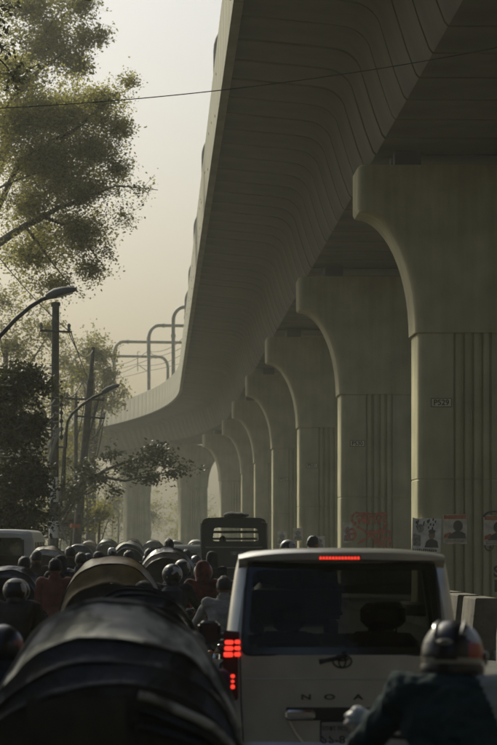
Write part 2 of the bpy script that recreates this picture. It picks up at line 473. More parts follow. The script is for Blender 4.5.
# ------------------------------------------------------------------ posters, graffiti and painted letters on the piers
M_paper = mat('poster_paper', (.72, .70, .60), .8, var=.2, scale=6)
M_paper2 = mat('poster_cream', (.68, .60, .44), .8, var=.25, scale=5)
M_orange = mat('print_orange', (.48, .13, .05), .8, var=.2, scale=20)
M_prnt = mat('print_dark', (.05, .045, .04), .8)
M_grey = mat('print_grey', (.22, .22, .19), .8, var=.5, scale=18)
M_face = mat('print_face', (.25, .17, .12), .8)
def blob(b, cx, cz, rx, rz, y, mi, n=14):
    b.add([(cx + rx * math.cos(2 * math.pi * k / n), y, cz + rz * math.sin(2 * math.pi * k / n)) for k in range(n)], [tuple(reversed(range(n)))], mi)
def patch(b, pts, y, mi): b.add([(x, y, z) for x, z in pts], [tuple(range(len(pts)))], mi)
def face_y(px, s, lift):
    """depth of a pier's front face where the sight line through column px meets it"""
    p, a = axis(s); c = Vector((p.x + PD * math.sin(a), p.y - PD * math.cos(a))); k = (px - CX) / F
    return (c.y - c.x * math.tan(a)) / (1 - k * math.tan(a)) - lift
def poster(px0, px1, py0, py1, s, label, style, rot=0.0, group='posters pasted on the piers'):
    Y = face_y((px0 + px1) / 2, s, .014)
    a, c = P(px0, py1, Y), P(px1, py0, Y)
    W, Hh = c.x - a.x, c.z - a.z
    t = thing('poster', ((a.x + c.x) / 2, Y, (a.z + c.z) / 2), label, 'poster', group, axis(s)[1]); t.rotation_euler[1] = rot
    rr = random.Random(label); b = MB(); n = 8                              # paper with slightly torn, curling edges
    top = [(-W / 2 + W * i / n, rr.uniform(-.012, .006), Hh / 2 + rr.uniform(-.02, .004)) for i in range(n + 1)]
    bot = [(-W / 2 + W * i / n, rr.uniform(-.012, .006), -Hh / 2 + rr.uniform(-.006, .025)) for i in range(n + 1)]
    b.loft([[Vector(p) for p in bot], [Vector((p[0], 0, 0)) for p in bot], [Vector(p) for p in top]], closed=False)
    b.build('paper', M_paper if style == 'notice' else M_paper2, t, False)
    b = MB(); y = -.014
    if style == 'portrait':
        patch(b, [(-W * .46, Hh * .34), (W * .46, Hh * .34), (W * .46, Hh * .47), (-W * .46, Hh * .46)], y, 0)
        patch(b, [(-W * .46, -Hh * .3), (-W * .1, -Hh * .22), (-W * .2, -Hh * .1), (-W * .46, -Hh * .18)], y, 0)
        tag(b.build('headline_print', M_orange, t, False), kind='stuff'); b = MB()
        blob(b, W * .12, Hh * .10, W * .2, Hh * .19, y - .003, 0)
        patch(b, [(-W * .34, -Hh * .32), (W * .44, -Hh * .32), (W * .42, -Hh * .16), (W * .25, -Hh * .08), (0, -Hh * .08), (-W * .22, -Hh * .18)], y - .002, 0)
        b.build('portrait_print', M_prnt, t, False); b = MB()
        for k in range(3): patch(b, [(-W * .4, -Hh * (.37 + .035 * k)), (W * .38, -Hh * (.37 + .035 * k)), (W * .38, -Hh * (.355 + .035 * k)), (-W * .4, -Hh * (.355 + .035 * k))], y - .004, 0)
        tag(b.build('text_print', M_grey, t, False), kind='stuff')
    elif style == 'notice':
        blob(b, W * .18, Hh * .02, W * .11, Hh * .13, y - .002, 0); b.build('face_print', M_face, t, False); b = MB()
        blob(b, W * .18, Hh * .12, W * .12, Hh * .06, y - .003, 0)
        patch(b, [(-W * .06, -Hh * .34), (W * .42, -Hh * .34), (W * .38, -Hh * .16), (W * .24, -Hh * .1), (W * .1, -Hh * .1), (0, -Hh * .17)], y - .002, 0)
        b.build('portrait_print', M_prnt, t, False); b = MB()
        for k in range(16):
            x, z = rr.uniform(-.42, .3) * W, rr.uniform(.18, .44) * Hh
            patch(b, [(x, z), (x + W * .05, z - .01), (x + W * .055, z + Hh * .07), (x + .01, z + Hh * .06)], y - .003, 0)
        for k in range(12):
            x = -.46 * W + k * W * .07; patch(b, [(x, -Hh * .46), (x + W * .05, -Hh * .46), (x + W * .05, -Hh * (.42 - .05 * rr.random())), (x, -Hh * .38)], y - .004, 0)
        tag(b.build('text_print', M_ink, t, False), kind='stuff'); b = MB()
        blob(b, -W * .22, Hh * .2, W * .13, Hh * .12, y - .004, 0); patch(b, [(-W * .45, -Hh * .3), (-W * .2, -Hh * .3), (-W * .2, 0), (-W * .45, Hh * .05)], y - .001, 0)
        b.build('picture_print', M_grey, t, False)
    else:
        blob(b, 0, Hh * .08, W * .26, Hh * .22, y, 0); patch(b, [(-W * .4, -Hh * .4), (W * .4, -Hh * .4), (W * .3, -Hh * .12), (-W * .3, -Hh * .12)], y - .001, 0)
        b.build('portrait_print', M_grey, t, False)
poster(412, 441, 518, 553, 0, 'white notice with a small portrait at the left corner of the nearest pier', 'notice', .03)
poster(443, 467, 514, 544, 0, 'cream poster with orange headline and dark bust, on the nearest pier ribs', 'portrait', -.01)
poster(483.5, 507, 515, 546, 0, 'cream portrait poster below a black wire loop at the right picture edge', 'portrait')
poster(343, 352, 522, 543, 30, 'small dark torn poster left of the red graffiti', 'small')
poster(313, 325, 536, 549, 60, 'small grey portrait bill right of the capped man, on the third pier', 'small')
poster(293, 303, 528, 541, 60, 'small brown bill behind the capped man, on the third pier', 'small')
poster(277, 287, 531, 545, 90, 'faint pale bill pasted on the fourth pier', 'small')
# wire loops by the right-hand poster
b = MB(); c = P(494, 517, 70.95)
b.tube([c + Vector((.24 * math.cos(q), -.02, .13 * math.sin(q))) for q in [math.pi * k / 10 for k in range(11)]], .022, 6)
tag(b.build('cable_loop', M_wire), 'black cable loop sticking out above the right-hand poster on the pier', 'cable')
b = MB(); c = P(489, 545, 70.95)
b.tube([c + Vector((.1 * math.cos(q), -.02, .13 * math.sin(q))) for q in [math.pi + math.pi * k / 10 for k in range(11)]], .02, 6)
tag(b.build('cable_loop', M_wire), 'black cable loop hanging below the right-hand poster on the pier', 'cable')
def pier_local(px, py, s):
    Y = axis(s)[0].y - PD - .02; return P(px, py, Y)
M_spray = mat('red_spray_paint', (.50, .10, .045), .75, var=.35, scale=9)
M_stencil = mat('black_stencil_paint', (.03, .03, .028), .8)
def stroke(b, pts, wd, y):
    """flat painted stroke in a vertical plane"""
    V = [Vector((p[0], p[1])) for p in pts]; out = []
    for _ in range(2):                                        # corner cutting rounds the hand-drawn line
        q = [V[0]]
        for i in range(len(V) - 1): q += [V[i].lerp(V[i + 1], .25), V[i].lerp(V[i + 1], .75)]
        V = q + [V[-1]]
    L, Rr = [], []
    for i, p in enumerate(V):
        d = V[min(i + 1, len(V) - 1)] - V[max(i - 1, 0)]
        if d.length < 1e-6: d = Vector((1, 0))
        d.normalize(); nn = Vector((-d.y, d.x)) * wd * .5 * (0.8 + .35 * math.sin(i * 1.7))
        L.append((p.x + nn.x, y, p.y + nn.y)); Rr.append((p.x - nn.x, y, p.y - nn.y))
    b.loft([L, Rr], closed=False)
GR = [[(60, 550), (48, 566), (52, 588), (66, 602), (62, 584)], [(68, 566), (84, 555), (96, 566), (86, 582), (74, 572), (80, 595)], [(98, 552), (100, 597)],
      [(112, 556), (104, 576), (116, 592)], [(120, 597), (117, 572), (130, 560), (141, 572), (143, 597)], [(150, 578), (152, 558), (168, 556), (171, 575), (156, 582), (160, 598)],
      [(178, 554), (193, 566), (176, 584), (197, 602)], [(62, 548), (120, 553), (196, 550)], [(70, 604), (128, 640), (194, 692)], [(192, 602), (132, 640), (74, 676)],
      [(118, 626), (206, 624)], [(142, 628), (129, 650), (152, 662), (139, 684)], [(161, 625), (162, 686)], [(176, 630), (172, 654), (186, 662), (202, 650)], [(204, 622), (206, 690)],
      [(24, 622), (60, 612), (66, 650), (42, 664), (22, 640), (58, 634)]]
b = MB(); Yg = face_y(371, 30, .012)
t = thing('graffiti', P(371, 531, Yg), 'red spray painted scrawl on the lower face of the second pier', 'graffiti')
for k, g in enumerate(GR):
    b = MB(); pp = [P(340 + x / 4.13, 380 + y / 4.13, Yg) for x, y in g]
    stroke(b, [(q.x, q.z) for q in pp], .085, Yg - .0012 * k)
    b.v = [(v[0], v[1] + (v[0] - t.location.x) * math.tan(axis(30)[1]), v[2]) for v in b.v]
    b.build('paint_stroke', M_spray, t, False).location = -t.location
c = P(497, 578, face_y(497, 0, .008))
t = thing('painted_lettering', tuple(c), 'black stencilled letters on the nearest pier, cut by the right picture edge', 'lettering')
put_text('letter', 'S', .36, M_stencil, t, (0, 0, .14), .001, .012); put_text('letter', 'I', .36, M_stencil, t, (-.02, 0, -.2), .001, .02)

# ------------------------------------------------------------------ concrete barrier blocks along the median
bl = MB()
prof = [(-.24, 0), (-.24, .5), (-.19, .98), (-.17, 1.0), (.17, 1.0), (.19, .98), (.24, .5), (.24, 0)]
bl.loft([[(x * k, y, z) for x, z in prof] for y, k in ((-.95, .97), (-.92, 1), (.92, 1), (.95, .97))], cap0=True, cap1=True)
bl_me = bl.mesh('barrier_block', M_bar, True, 30)
BLK = [(30.2, 'nearest grey concrete barrier block at the right edge'), (33.0, 'second grey concrete barrier block right of the helmeted rider'), (35.8, 'third grey concrete barrier block, right of the helmet'),
       (39.6, 'grey concrete barrier block with its flat top lit, beside the helmet'), (44.5, 'concrete barrier block behind the lit topped one'),
       (50.0, 'darker concrete barrier block just right of the silver minivan'), (53.0, 'concrete barrier block half behind the minivan rear pillar'), (56, 'concrete barrier block hidden mostly by the minivan, farther along')]
for y, lab in BLK:
    s = (y - 72) / D0.y
    o = link('barrier_block', bl_me); q = at(s, -2.05 if y > 42 else -2.2, 0.0); o.location = q; o.rotation_euler[2] = .03 + random.Random(y).uniform(-.05, .05)
    tag(o, lab, 'barrier', 'concrete barrier blocks along the median')
b = MB(); q = at((41 - 72), -2.1, 1.0)
for k in range(9):
    r = random.Random(k); b.ell((r.uniform(-.2, .2), r.uniform(-.3, .3), .03 + r.uniform(0, .04)), (r.uniform(.05, .13), r.uniform(.05, .12), .035), 8, 5)
o = b.build('rubble_heap', M_bar, loc=at((40 - 72), -2.2, 1.0)); tag(o, 'small heap of rubble on top of a barrier block', 'rubble')

# ------------------------------------------------------------------ trees
def leaf_cloud(blobs, leaf, seed, droop=.3, per=11, spread=1.0):
    """blobs: (centre, radii, leaf count). Leaves sit in sprays along twigs, denser towards each blob's rim."""
    r = random.Random(seed); lv = []; lf = []; tw = MB()
    for c, rad, cnt in blobs:
        c = Vector(c)
        for k in range(max(1, cnt // per)):
            d = Vector((r.gauss(0, 1), r.gauss(0, 1), r.gauss(0, 1)))
            d.normalize(); q = r.random() ** .55 * 1.12
            nz = mnoise.noise(d * 2.3 + Vector((seed, c.x, c.z))) * .8 + 1.0          # uneven outline
            tip = c + Vector((d.x * rad[0], d.y * rad[1], d.z * rad[2])) * q * nz
            dr = (tip - c); dr = dr.normalized() if dr.length > .01 else Vector((0, 0, 1))
            dr = (dr + Vector((r.uniform(-.5, .5), r.uniform(-.5, .5), r.uniform(-.35, .35)))).normalized()
            ln = leaf * r.uniform(3, 6.5) * spread
            root = tip - dr * ln
            if k % 2 == 0:
                tw.tube([root, tip], [leaf * .06, leaf * .03], 3, cap=False)
            for j in range(per):
                f = r.random()
                p = root.lerp(tip, f) + Vector((r.gauss(0, 1), r.gauss(0, 1), r.gauss(0, 1))) * leaf * .75 * spread
                a = Vector((r.gauss(0, 1), r.gauss(0, 1), r.gauss(0, .55) - droop)); a.normalize()
                n = a.cross(Vector((r.gauss(0, 1), r.gauss(0, 1), r.gauss(0, 1) + .6)))
                if n.length < 1e-3: continue
                n.normalize(); L = leaf * r.uniform(.65, 1.25); wdt = n * L * .30; up = a.cross(n) * L * .07
                o = len(lv)
                lv += [p, p + a * L * .45 + wdt + up, p + a * L, p + a * L * .45 - wdt + up]
                lf += [(o, o + 1, o + 2), (o, o + 2, o + 3)]
    return lv, lf, tw
def tree(name, label, base, trunk, limbs, blobs, leaf, lm, seed, group=None, droop=.3, per=11, spread=1.0):
    """trunk: world points with radii; limbs: list of (points, r0, r1); all in world coordinates"""
    t = thing(name, base, label, 'tree', group)
    b = MB(); b.tube([p for p, _ in trunk], [q for _, q in trunk], 10); b.build('trunk', M_bark, t).location = -t.location
    for pts, r0, r1 in limbs:
        b = MB(); n = len(pts); jit = random.Random(seed + n)
        fine = []
        for i in range(n - 1):
            for j in range(3):
                q = Vector(pts[i]).lerp(Vector(pts[i + 1]), j / 3)
                fine.append(q + Vector((jit.uniform(-1, 1), jit.uniform(-1, 1), jit.uniform(-1, 1))) * r0 * .45 * (1 if j else 0))
        fine.append(Vector(pts[-1])); m = len(fine)
        b.tube(fine, [r0 + (r1 - r0) * i / (m - 1) for i in range(m)], 7); b.build('limb', M_bark, t).location = -t.location
    lv, lf, tw = leaf_cloud(blobs, leaf, seed, droop, per, spread)
    me = bpy.data.meshes.new('crown'); me.from_pydata(lv, [], lf); me.materials.append(lm); me.update()
    o = link('crown', me, t); o.location = -t.location; o['kind'] = 'stuff'
    o = tw.build('twigs', M_bark, t, False); o.location = -t.location; o['kind'] = 'stuff'
    return t
def B(px, py, Y, rx, ry, rz, cnt):
    """blob at a pixel: rx, rz in photo pixels at that depth, ry in metres"""
    k = Y / F; return (P(px, py, Y), (rx * k, ry, rz * k), cnt)

# large tree arching over the road, upper left
Y = 108.0; tb = Vector((-11.6, Y, 0))
tree('street_tree', 'large olive green tree leaning over the road at the upper left', tb,
     [(tb, .48), (tb + Vector((.2, 0, 4)), .40), (tb + Vector((.9, .2, 8.5)), .33), (tb + Vector((1.4, 0, 13)), .22), (tb + Vector((1.7, 0, 18)), .12)],
     [([tb + Vector((.9, .2, 8.2)), P(-10, 250, Y), P(25, 226, Y), P(62, 206, Y), P(90, 196, Y)], .19, .05), ([P(40, 216, Y), P(75, 228, Y + .5), P(100, 262, Y)], .07, .02),
      ([P(62, 206, Y), P(115, 186, Y - 1), P(158, 190, Y - 1)], .05, .012), ([tb + Vector((1.2, 0, 11)), P(20, 160, Y), P(75, 130, Y), P(118, 92, Y)], .13, .03),
      ([tb + Vector((1.4, 0, 14)), P(10, 100, Y), P(50, 60, Y + 2)], .1, .03), ([P(25, 226, Y), P(50, 260, Y + 1), P(70, 285, Y)], .06, .015), ([tb + Vector((1, 0, 9)), P(-5, 190, Y), P(40, 172, Y - 1)], .09, .02)],
     [B(20, 120, Y, 50, 2.2, 34, 8670), B(62, 112, Y, 46, 2, 26, 6630), B(98, 98, Y, 32, 1.4, 13, 2295), B(128, 81, Y, 15, .7, 6, 433), B(40, 160, Y, 52, 2.2, 26, 7650),
      B(92, 148, Y, 38, 1.5, 20, 3825), B(120, 128, Y, 18, .9, 14, 1071), B(30, 205, Y, 40, 2, 30, 3825), B(85, 190, Y, 44, 1.6, 20, 3315), B(118, 168, Y, 20, .9, 12, 867),
      B(80, 232, Y, 40, 1.6, 24, 3060), B(30, 255, Y, 38, 1.8, 26, 2805), B(90, 268, Y, 26, 1.0, 16, 1071), B(55, 285, Y, 34, 1.2, 16, 1224), B(142, 190, Y - 1, 22, .5, 7, 190), B(125, 215, Y, 16, .7, 16, 280),
      B(10, 70, Y, 34, 2, 24, 3060), B(60, 118, Y + 2, 62, 1.6, 42, 5200), B(60, 178, Y + 1.5, 62, 1.6, 36, 5200), B(75, 228, Y + 1, 48, 1.2, 40, 2600), B(100, 120, Y + 1, 26, 1, 40, 1500), B(55, 150, Y + 3, 72, 2.5, 66, 4600), B(40, 240, Y + 2.5, 60, 2, 56, 3300), B(108, 250, Y, 12, .5, 12, 178)],
     .115, L_big, 11, per=16, spread=1.5)
# paler crown behind it at the top
Y = 138.0; tb = Vector((-14.5, Y, 0))
tree('street_tree', 'paler hazy tree crown at the top left behind the large leaning tree', tb,
     [(tb, .5), (tb + Vector((.6, 0, 9)), .38), (tb + Vector((2.2, 0, 17)), .25), (tb + Vector((4.6, 0, 23)), .1)],
     [([tb + Vector((1.4, 0, 13)), P(0, 120, Y), P(40, 70, Y), P(75, 45, Y)], .12, .03), ([tb + Vector((2.2, 0, 17)), P(30, 60, Y), P(60, 10, Y)], .12, .03)],
     [B(45, 45, Y, 48, 2.4, 30, 3230), B(85, 40, Y, 26, 1.4, 16, 884), B(30, 5, Y, 56, 2.4, 26, 2890), B(80, 4, Y, 24, 1.5, 16, 1054), B(102, 34, Y, 14, .8, 12, 272), B(80, 68, Y, 22, 1.2, 12, 442), B(20, 80, Y, 40, 2, 24, 1530), B(50, 30, Y + 2, 52, 2, 44, 2600), B(70, 60, Y + 1, 32, 1.5, 20, 800)],
     .17, L_haze, 12)
# overhanging spray close by at the left edge
Y = 58.0; tb = Vector((-7.9, Y, 0))
tree('street_tree', 'near tree at the left edge with a dark spray of leaves hanging into view', tb,
     [(tb, .3), (tb + Vector((.2, 0, 5)), .24), (tb + Vector((.5, 0, 9)), .17), (tb + Vector((.8, 0, 13)), .08)],
     [([tb + Vector((.5, 0, 8.6)), P(-60, 60, Y), P(-12, 45, Y), P(12, 75, Y)], .06, .01), ([tb + Vector((.5, 0, 9)), P(-50, 0, Y), P(-5, 10, Y)], .06, .01)],
     [B(12, 80, Y, 13, .3, 15, 62), B(2, 45, Y, 12, .3, 18, 60), B(4, 12, Y, 13, .3, 12, 50), B(-30, 50, Y, 30, .8, 60, 700), B(-80, 20, Y, 60, 1.4, 80, 2200), B(-110, 60, Y, 60, 1.6, 80, 1800)],
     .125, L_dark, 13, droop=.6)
# pale trees between lamp and pole
Y = 165.0; tb = Vector((-13.9, Y, 0))
tree('street_tree', 'pale hazy tree behind the tall dark utility pole', tb, [(tb, .4), (tb + Vector((.3, 0, 6)), .3), (tb + Vector((.6, 0, 13)), .12)],
     [([tb + Vector((.3, 0, 6)), P(20, 380, Y), P(45, 340, Y)], .12, .03), ([tb + Vector((.3, 0, 7)), P(5, 360, Y), P(-5, 320, Y)], .12, .03)],
     [B(15, 345, Y, 46, 2.4, 40, 2600), B(48, 330, Y, 24, 1.4, 32, 900), B(0, 300, Y, 50, 2, 28, 1500), B(30, 400, Y, 42, 2.2, 36, 1900), B(62, 400, Y, 26, 1.4, 50, 1000), B(62, 460, Y, 36, 2, 40, 1400)], .17, L_haze, 14)
Y = 215.0; tb = Vector((-11.4, Y, 0))
tree('street_tree', 'faint rounded tree in the mist beside the curving viaduct', tb, [(tb, .4), (tb + Vector((.2, 0, 6)), .3), (tb + Vector((.3, 0, 14)), .1)],
     [([tb + Vector((.2, 0, 7)), P(85, 390, Y), P(75, 360, Y)], .14, .03), ([tb + Vector((.2, 0, 7)), P(105, 395, Y), P(118, 370, Y)], .14, .03)],
     [B(96, 352, Y, 27, 2.0, 24, 2300), B(82, 375, Y, 27, 2.4, 26, 2100), B(108, 375, Y, 15, 1.8, 28, 1300), B(100, 402, Y, 27, 2.2, 24, 1900), B(124, 392, Y, 9, .8, 20, 240), B(80, 430, Y, 24, 2, 30, 1200), B(64, 360, Y, 18, 1.6, 30, 900)], .2, L_haze, 15)
# dark roadside tree at the left edge, middle height
Y = 76.0; tb = Vector((-8.6, Y, 0))
tree('street_tree', 'dark dense roadside tree filling the left edge behind the street lamp', tb, [(tb, .3), (tb + Vector((.3, 0, 3)), .24), (tb + Vector((.5, 0, 6.5)), .1)],
     [([tb + Vector((.3, 0, 3)), P(0, 425, Y), P(18, 392, Y), P(34, 372, Y)], .13, .04), ([tb + Vector((.2, 0, 2.4)), P(0, 470, Y), P(35, 450, Y)], .08, .03)],
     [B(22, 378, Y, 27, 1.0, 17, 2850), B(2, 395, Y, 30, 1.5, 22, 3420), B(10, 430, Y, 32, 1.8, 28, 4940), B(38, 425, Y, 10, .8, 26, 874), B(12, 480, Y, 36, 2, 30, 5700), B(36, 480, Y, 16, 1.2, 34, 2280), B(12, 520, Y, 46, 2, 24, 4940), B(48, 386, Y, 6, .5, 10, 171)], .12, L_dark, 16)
# tree with flat foliage tiers reaching out to the viaduct
Y = 118.0; tb = Vector((-7.9, Y, 0))
tree('street_tree', 'dark tree with flat tiers of leaves reaching right beneath the viaduct', tb, [(tb, .22), (tb + Vector((.2, 0, 2)), .17), (tb + Vector((.6, 0, 4)), .11), (tb + Vector((.7, 0, 6.2)), .05)],
     [([tb + Vector((.3, 0, 2.6)), P(82, 482, Y), P(105, 470, Y), P(140, 458, Y), P(165, 450, Y)], .10, .025), ([P(95, 476, Y), P(125, 481, Y), P(160, 474, Y), P(190, 466, Y)], .06, .015), ([tb + Vector((.2, 0, 2)), P(75, 500, Y), P(95, 490, Y)], .06, .02)],
     [B(158, 449, Y, 17, .9, 5, 330), B(148, 459, Y, 22, 1.0, 6, 380), B(170, 462, Y, 13, .7, 4, 170), B(152, 479, Y, 18, .8, 5, 260), B(175, 473, Y, 14, .6, 5, 170), B(189, 468, Y, 8, .4, 4, 80), B(128, 468, Y, 16, .9, 6, 240), B(110, 455, Y, 14, .8, 6, 170),
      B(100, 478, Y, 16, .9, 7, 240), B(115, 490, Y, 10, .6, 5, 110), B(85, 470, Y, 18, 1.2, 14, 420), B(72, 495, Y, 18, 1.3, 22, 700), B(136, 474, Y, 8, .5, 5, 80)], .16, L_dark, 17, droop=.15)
for i, (px, py, Y, rx, rz, cnt, lab) in enumerate([(98, 512, 165, 24, 22, 1200, 'misty bush at the roadside under the tiered tree'), (150, 515, 395, 34, 34, 2600, 'hazy far tree seen between the curve piers'), (195, 520, 400, 30, 30, 2200, 'hazy far tree beyond the sixth pier'), (112, 510, 400, 30, 42, 2400, 'hazy far tree left of the curve piers'),
                                                   (70, 520, 150, 30, 26, 1500, 'misty bush at the foot of the leaning pole'),
                                                   (30, 515, 190, 40, 34, 1500, 'pale bush behind the dark roadside tree'), (118, 500, 330, 22, 26, 900, 'faint far tree under the curve of the viaduct'), (60, 500, 300, 40, 50, 1500, 'faint far tree behind both utility poles'),
                                                   (95, 470, 350, 30, 50, 1200, 'faintest tree far down the road at left')]):
    c = P(px, py, Y); base = Vector((c.x, Y, 0)); top = c.z
    tree('roadside_bush' if top < 4 else 'far_tree', lab, base, [(base, .12), (base + Vector((.05, 0, max(.6, top * .5))), .09), (base + Vector((.1, 0, max(.9, top))), .04)], [([base + Vector((0, 0, top * .4)), base + Vector((.6, .2, top * .9))], .05, .02)],
         [B(px, py, Y, rx, 1.6, rz, cnt), B(px - rx * .5, py + rz * .4, Y, rx * .7, 1.4, rz * .7, cnt // 2)], .19 if Y < 250 else .26, L_haze if Y > 160 else L_dark, 30 + i)

# ------------------------------------------------------------------ utility poles, lamps and cables
M_lampg = mat('lamp_grey', (.10, .10, .09), .7, var=.1, scale=6)
def lamp_head(parent, root, tip, width):
    """flat tapering luminaire from root to tip"""
    root, tip = Vector(root), Vector(tip); d = tip - root; L = d.length; d.normalize()
    sd_ = Vector((0, 1, 0)); up = sd_.cross(d) * -1
    if up.z < 0: up = -up
    b = MB(); rings = []
    for f, wv, h in ((0, .22, .5), (.12, .55, .75), (.3, .9, 1), (.6, 1, .9), (.85, .8, .6), (1, .35, .3)):
        c = root + d * L * f; ring = []
        for k in range(10):
            a = 2 * math.pi * k / 10; ring.append(c + sd_ * math.cos(a) * width * .5 * wv + up * (math.sin(a) * width * .34 * h * (1.2 if math.sin(a) > 0 else .5)))
        rings.append(ring)
    b.loft(rings, cap0=True, cap1=True); h = b.build('lamp_head', M_lampg, parent); h.location = -parent.location
    b = MB(); c = root + d * L * .6 - up * width * .125; b.box((0, 0, 0), (L * .5, width * .6, .02)); lens = b.build('lens', M_white, h, False)
    lens.location = c; lens.rotation_euler[1] = -math.atan2(d.z, d.x)
# lamp post at the left edge
Y = 70.0; base = Vector((P(-34, 0, Y).x, Y, .14))
t = thing('street_lamp', base, 'dark street lamp on a long curved arm at the left edge', 'street lamp', 'street lamps')
b = MB(); b.tube([base, base + Vector((0, 0, 5.6))], [.11, .075], 10); b.tube([base, base + Vector((0, 0, .5))], .16, 10); b.build('post', M_darkm, t).location = -base
b = MB(); b.tube([base + Vector((0, 0, 5.5)), P(-20, 358, Y), P(0, 336, Y), P(16, 319, Y), P(30, 307, Y), P(42, 299.5, Y), P(50, 297, Y)], [.06, .055, .055, .05, .05, .05, .05], 8); b.build('arm', M_darkm, t).location = -base
lamp_head(t, P(46, 298, Y), P(77, 289.5, Y), .42)
def pole(label, pts, radii, name='utility_pole'):
    base = Vector(pts[0]); t = thing(name, base, label, 'utility pole', 'utility poles')
    b = MB(); b.tube(pts, radii, 12); b.build('pole_shaft', M_pole, t).location = -base
    return t
def crossarm(t, a, b_, r=.05, ins=()):
    b = MB(); b.tube([a, b_], r, 6); b.build('crossarm', M_darkm, t).location = -t.location
    for p in ins:
        b = MB(); p = Vector(p); b.tube([p, p + Vector((0, 0, .06)), p + Vector((0, 0, .1)), p + Vector((0, 0, .2)), p + Vector((0, 0, .26))], [.03, .07, .045, .07, .03], 8)
        b.build('insulator', M_wirel, t).location = -t.location
Y = 105.0
pb = P(53.5, 540, Y); pb.z = .14; pt = P(55.8, 302, Y)
p1 = pole('tall dark utility pole with a white number patch near its foot', [pb, pb.lerp(pt, .5), pt], [.17, .15, .125])
b = MB(); q = P(55.7, 306, Y); b.tube([q, q + Vector((0, 0, .12))], .17, 10); b.build('cap_band', M_pole, p1).location = -pb
crossarm(p1, P(40, 330.5, Y - .2), P(72, 332, Y - .2), .04, [P(41, 330, Y - .2), P(69, 331, Y - .2)])
b = MB(); q = P(61.5, 395, Y - .2); b.tube([q, P(61.5, 440, Y - .2)], .03, 6); b.build('insulator_rack', M_darkm, p1).location = -pb
for k in range(6):
    q = P(61.5, 397 + k * 8, Y - .25); b = MB(); b.ell(q, (.07, .07, .08), 8, 6); b.build('insulator', M_darkm, p1).location = -pb
    b = MB(); b.tube([P(53, 394 + k * 8 + 4, Y - .2), q], .025, 5); b.build('bracket', M_wirel, p1).location = -pb
# white painted patch and figures
def pole_ring(px, y0, y1, r, m, nme):
    b = MB(); b.tube([P(px, y1, Y), P(px, y0, Y)], r, 14, cap=False); o = b.build(nme, m, p1); o.location = -pb; return o
pole_ring(54.0, 477, 502, .166, M_white, 'painted_patch'); pole_ring(53.7, 521, 538, .172, M_white, 'painted_foot')
for k, ch in enumerate('155'):
    o = put_text('painted_figure', ch, .30, M_ink, p1, P(54.6, 482 + k * 7.2, Y - .20) - pb, .001, .014)
b = MB(); b.tube([P(56, 447, Y), P(66, 447, Y), P(66.5, 430, Y), P(67.5, 422, Y), P(72, 414, Y), P(82, 405, Y), P(93, 397.5, Y), P(104, 392.5, Y)], .05, 8); b.build('lamp_arm', M_darkm, p1).location = -pb
lamp_head(p1, P(102, 393.3, Y), P(120, 385, Y), .36)
b = MB(); b.tube([P(57, 518, Y), P(68, 545, Y - .3)], .035, 6); b.build('stay_rod', M_wirel, p1).location = -pb
Y = 128.0
pb2 = P(73.5, 540, Y); pb2.z = .14; pt2 = P(93.3, 347, Y)
p2 = pole('slender leaning utility pole with two crossarms', [pb2, pb2.lerp(pt2, .6), pb2.lerp(pt2, .86), pb2.lerp(pt2, .87), pt2], [.20, .16, .14, .10, .07])
crossarm(p2, P(66, 398.5, Y - .2), P(104, 400, Y - .2), .05, [P(67, 398, Y - .2), P(103, 399, Y - .2), P(76, 398, Y - .2)])
crossarm(p2, P(76, 416, Y - .2), P(105, 418.5, Y - .2), .05, [P(104, 418, Y - .2)])
b = MB(); b.tube([P(99, 398, Y - .2), P(94, 418, Y - .2), P(88, 440, Y - .1)], .04, 6); b.build('brace', M_darkm, p2).location = -pb2
b = MB(); b.tube([P(88.5, 540, Y + .3), P(86, 480, Y + .2), P(89, 415, Y + .1), P(94, 378, Y), P(91, 375, Y), P(89, 379, Y)], .035, 6); b.build('conduit', M_wirel, p2).location = -pb2
b = MB(); b.tube([P(75, 528, Y - .22), P(75.3, 524, Y - .22)], .21, 12); b.build('painted_band', M_orange, p2).location = -pb2
Y3 = 150.0; pb3 = P(76, 540, Y3); pb3.z = .14
p3 = pole('short thin steel pole behind the leaning one', [pb3, P(76, 396, Y3)], [.11, .09])

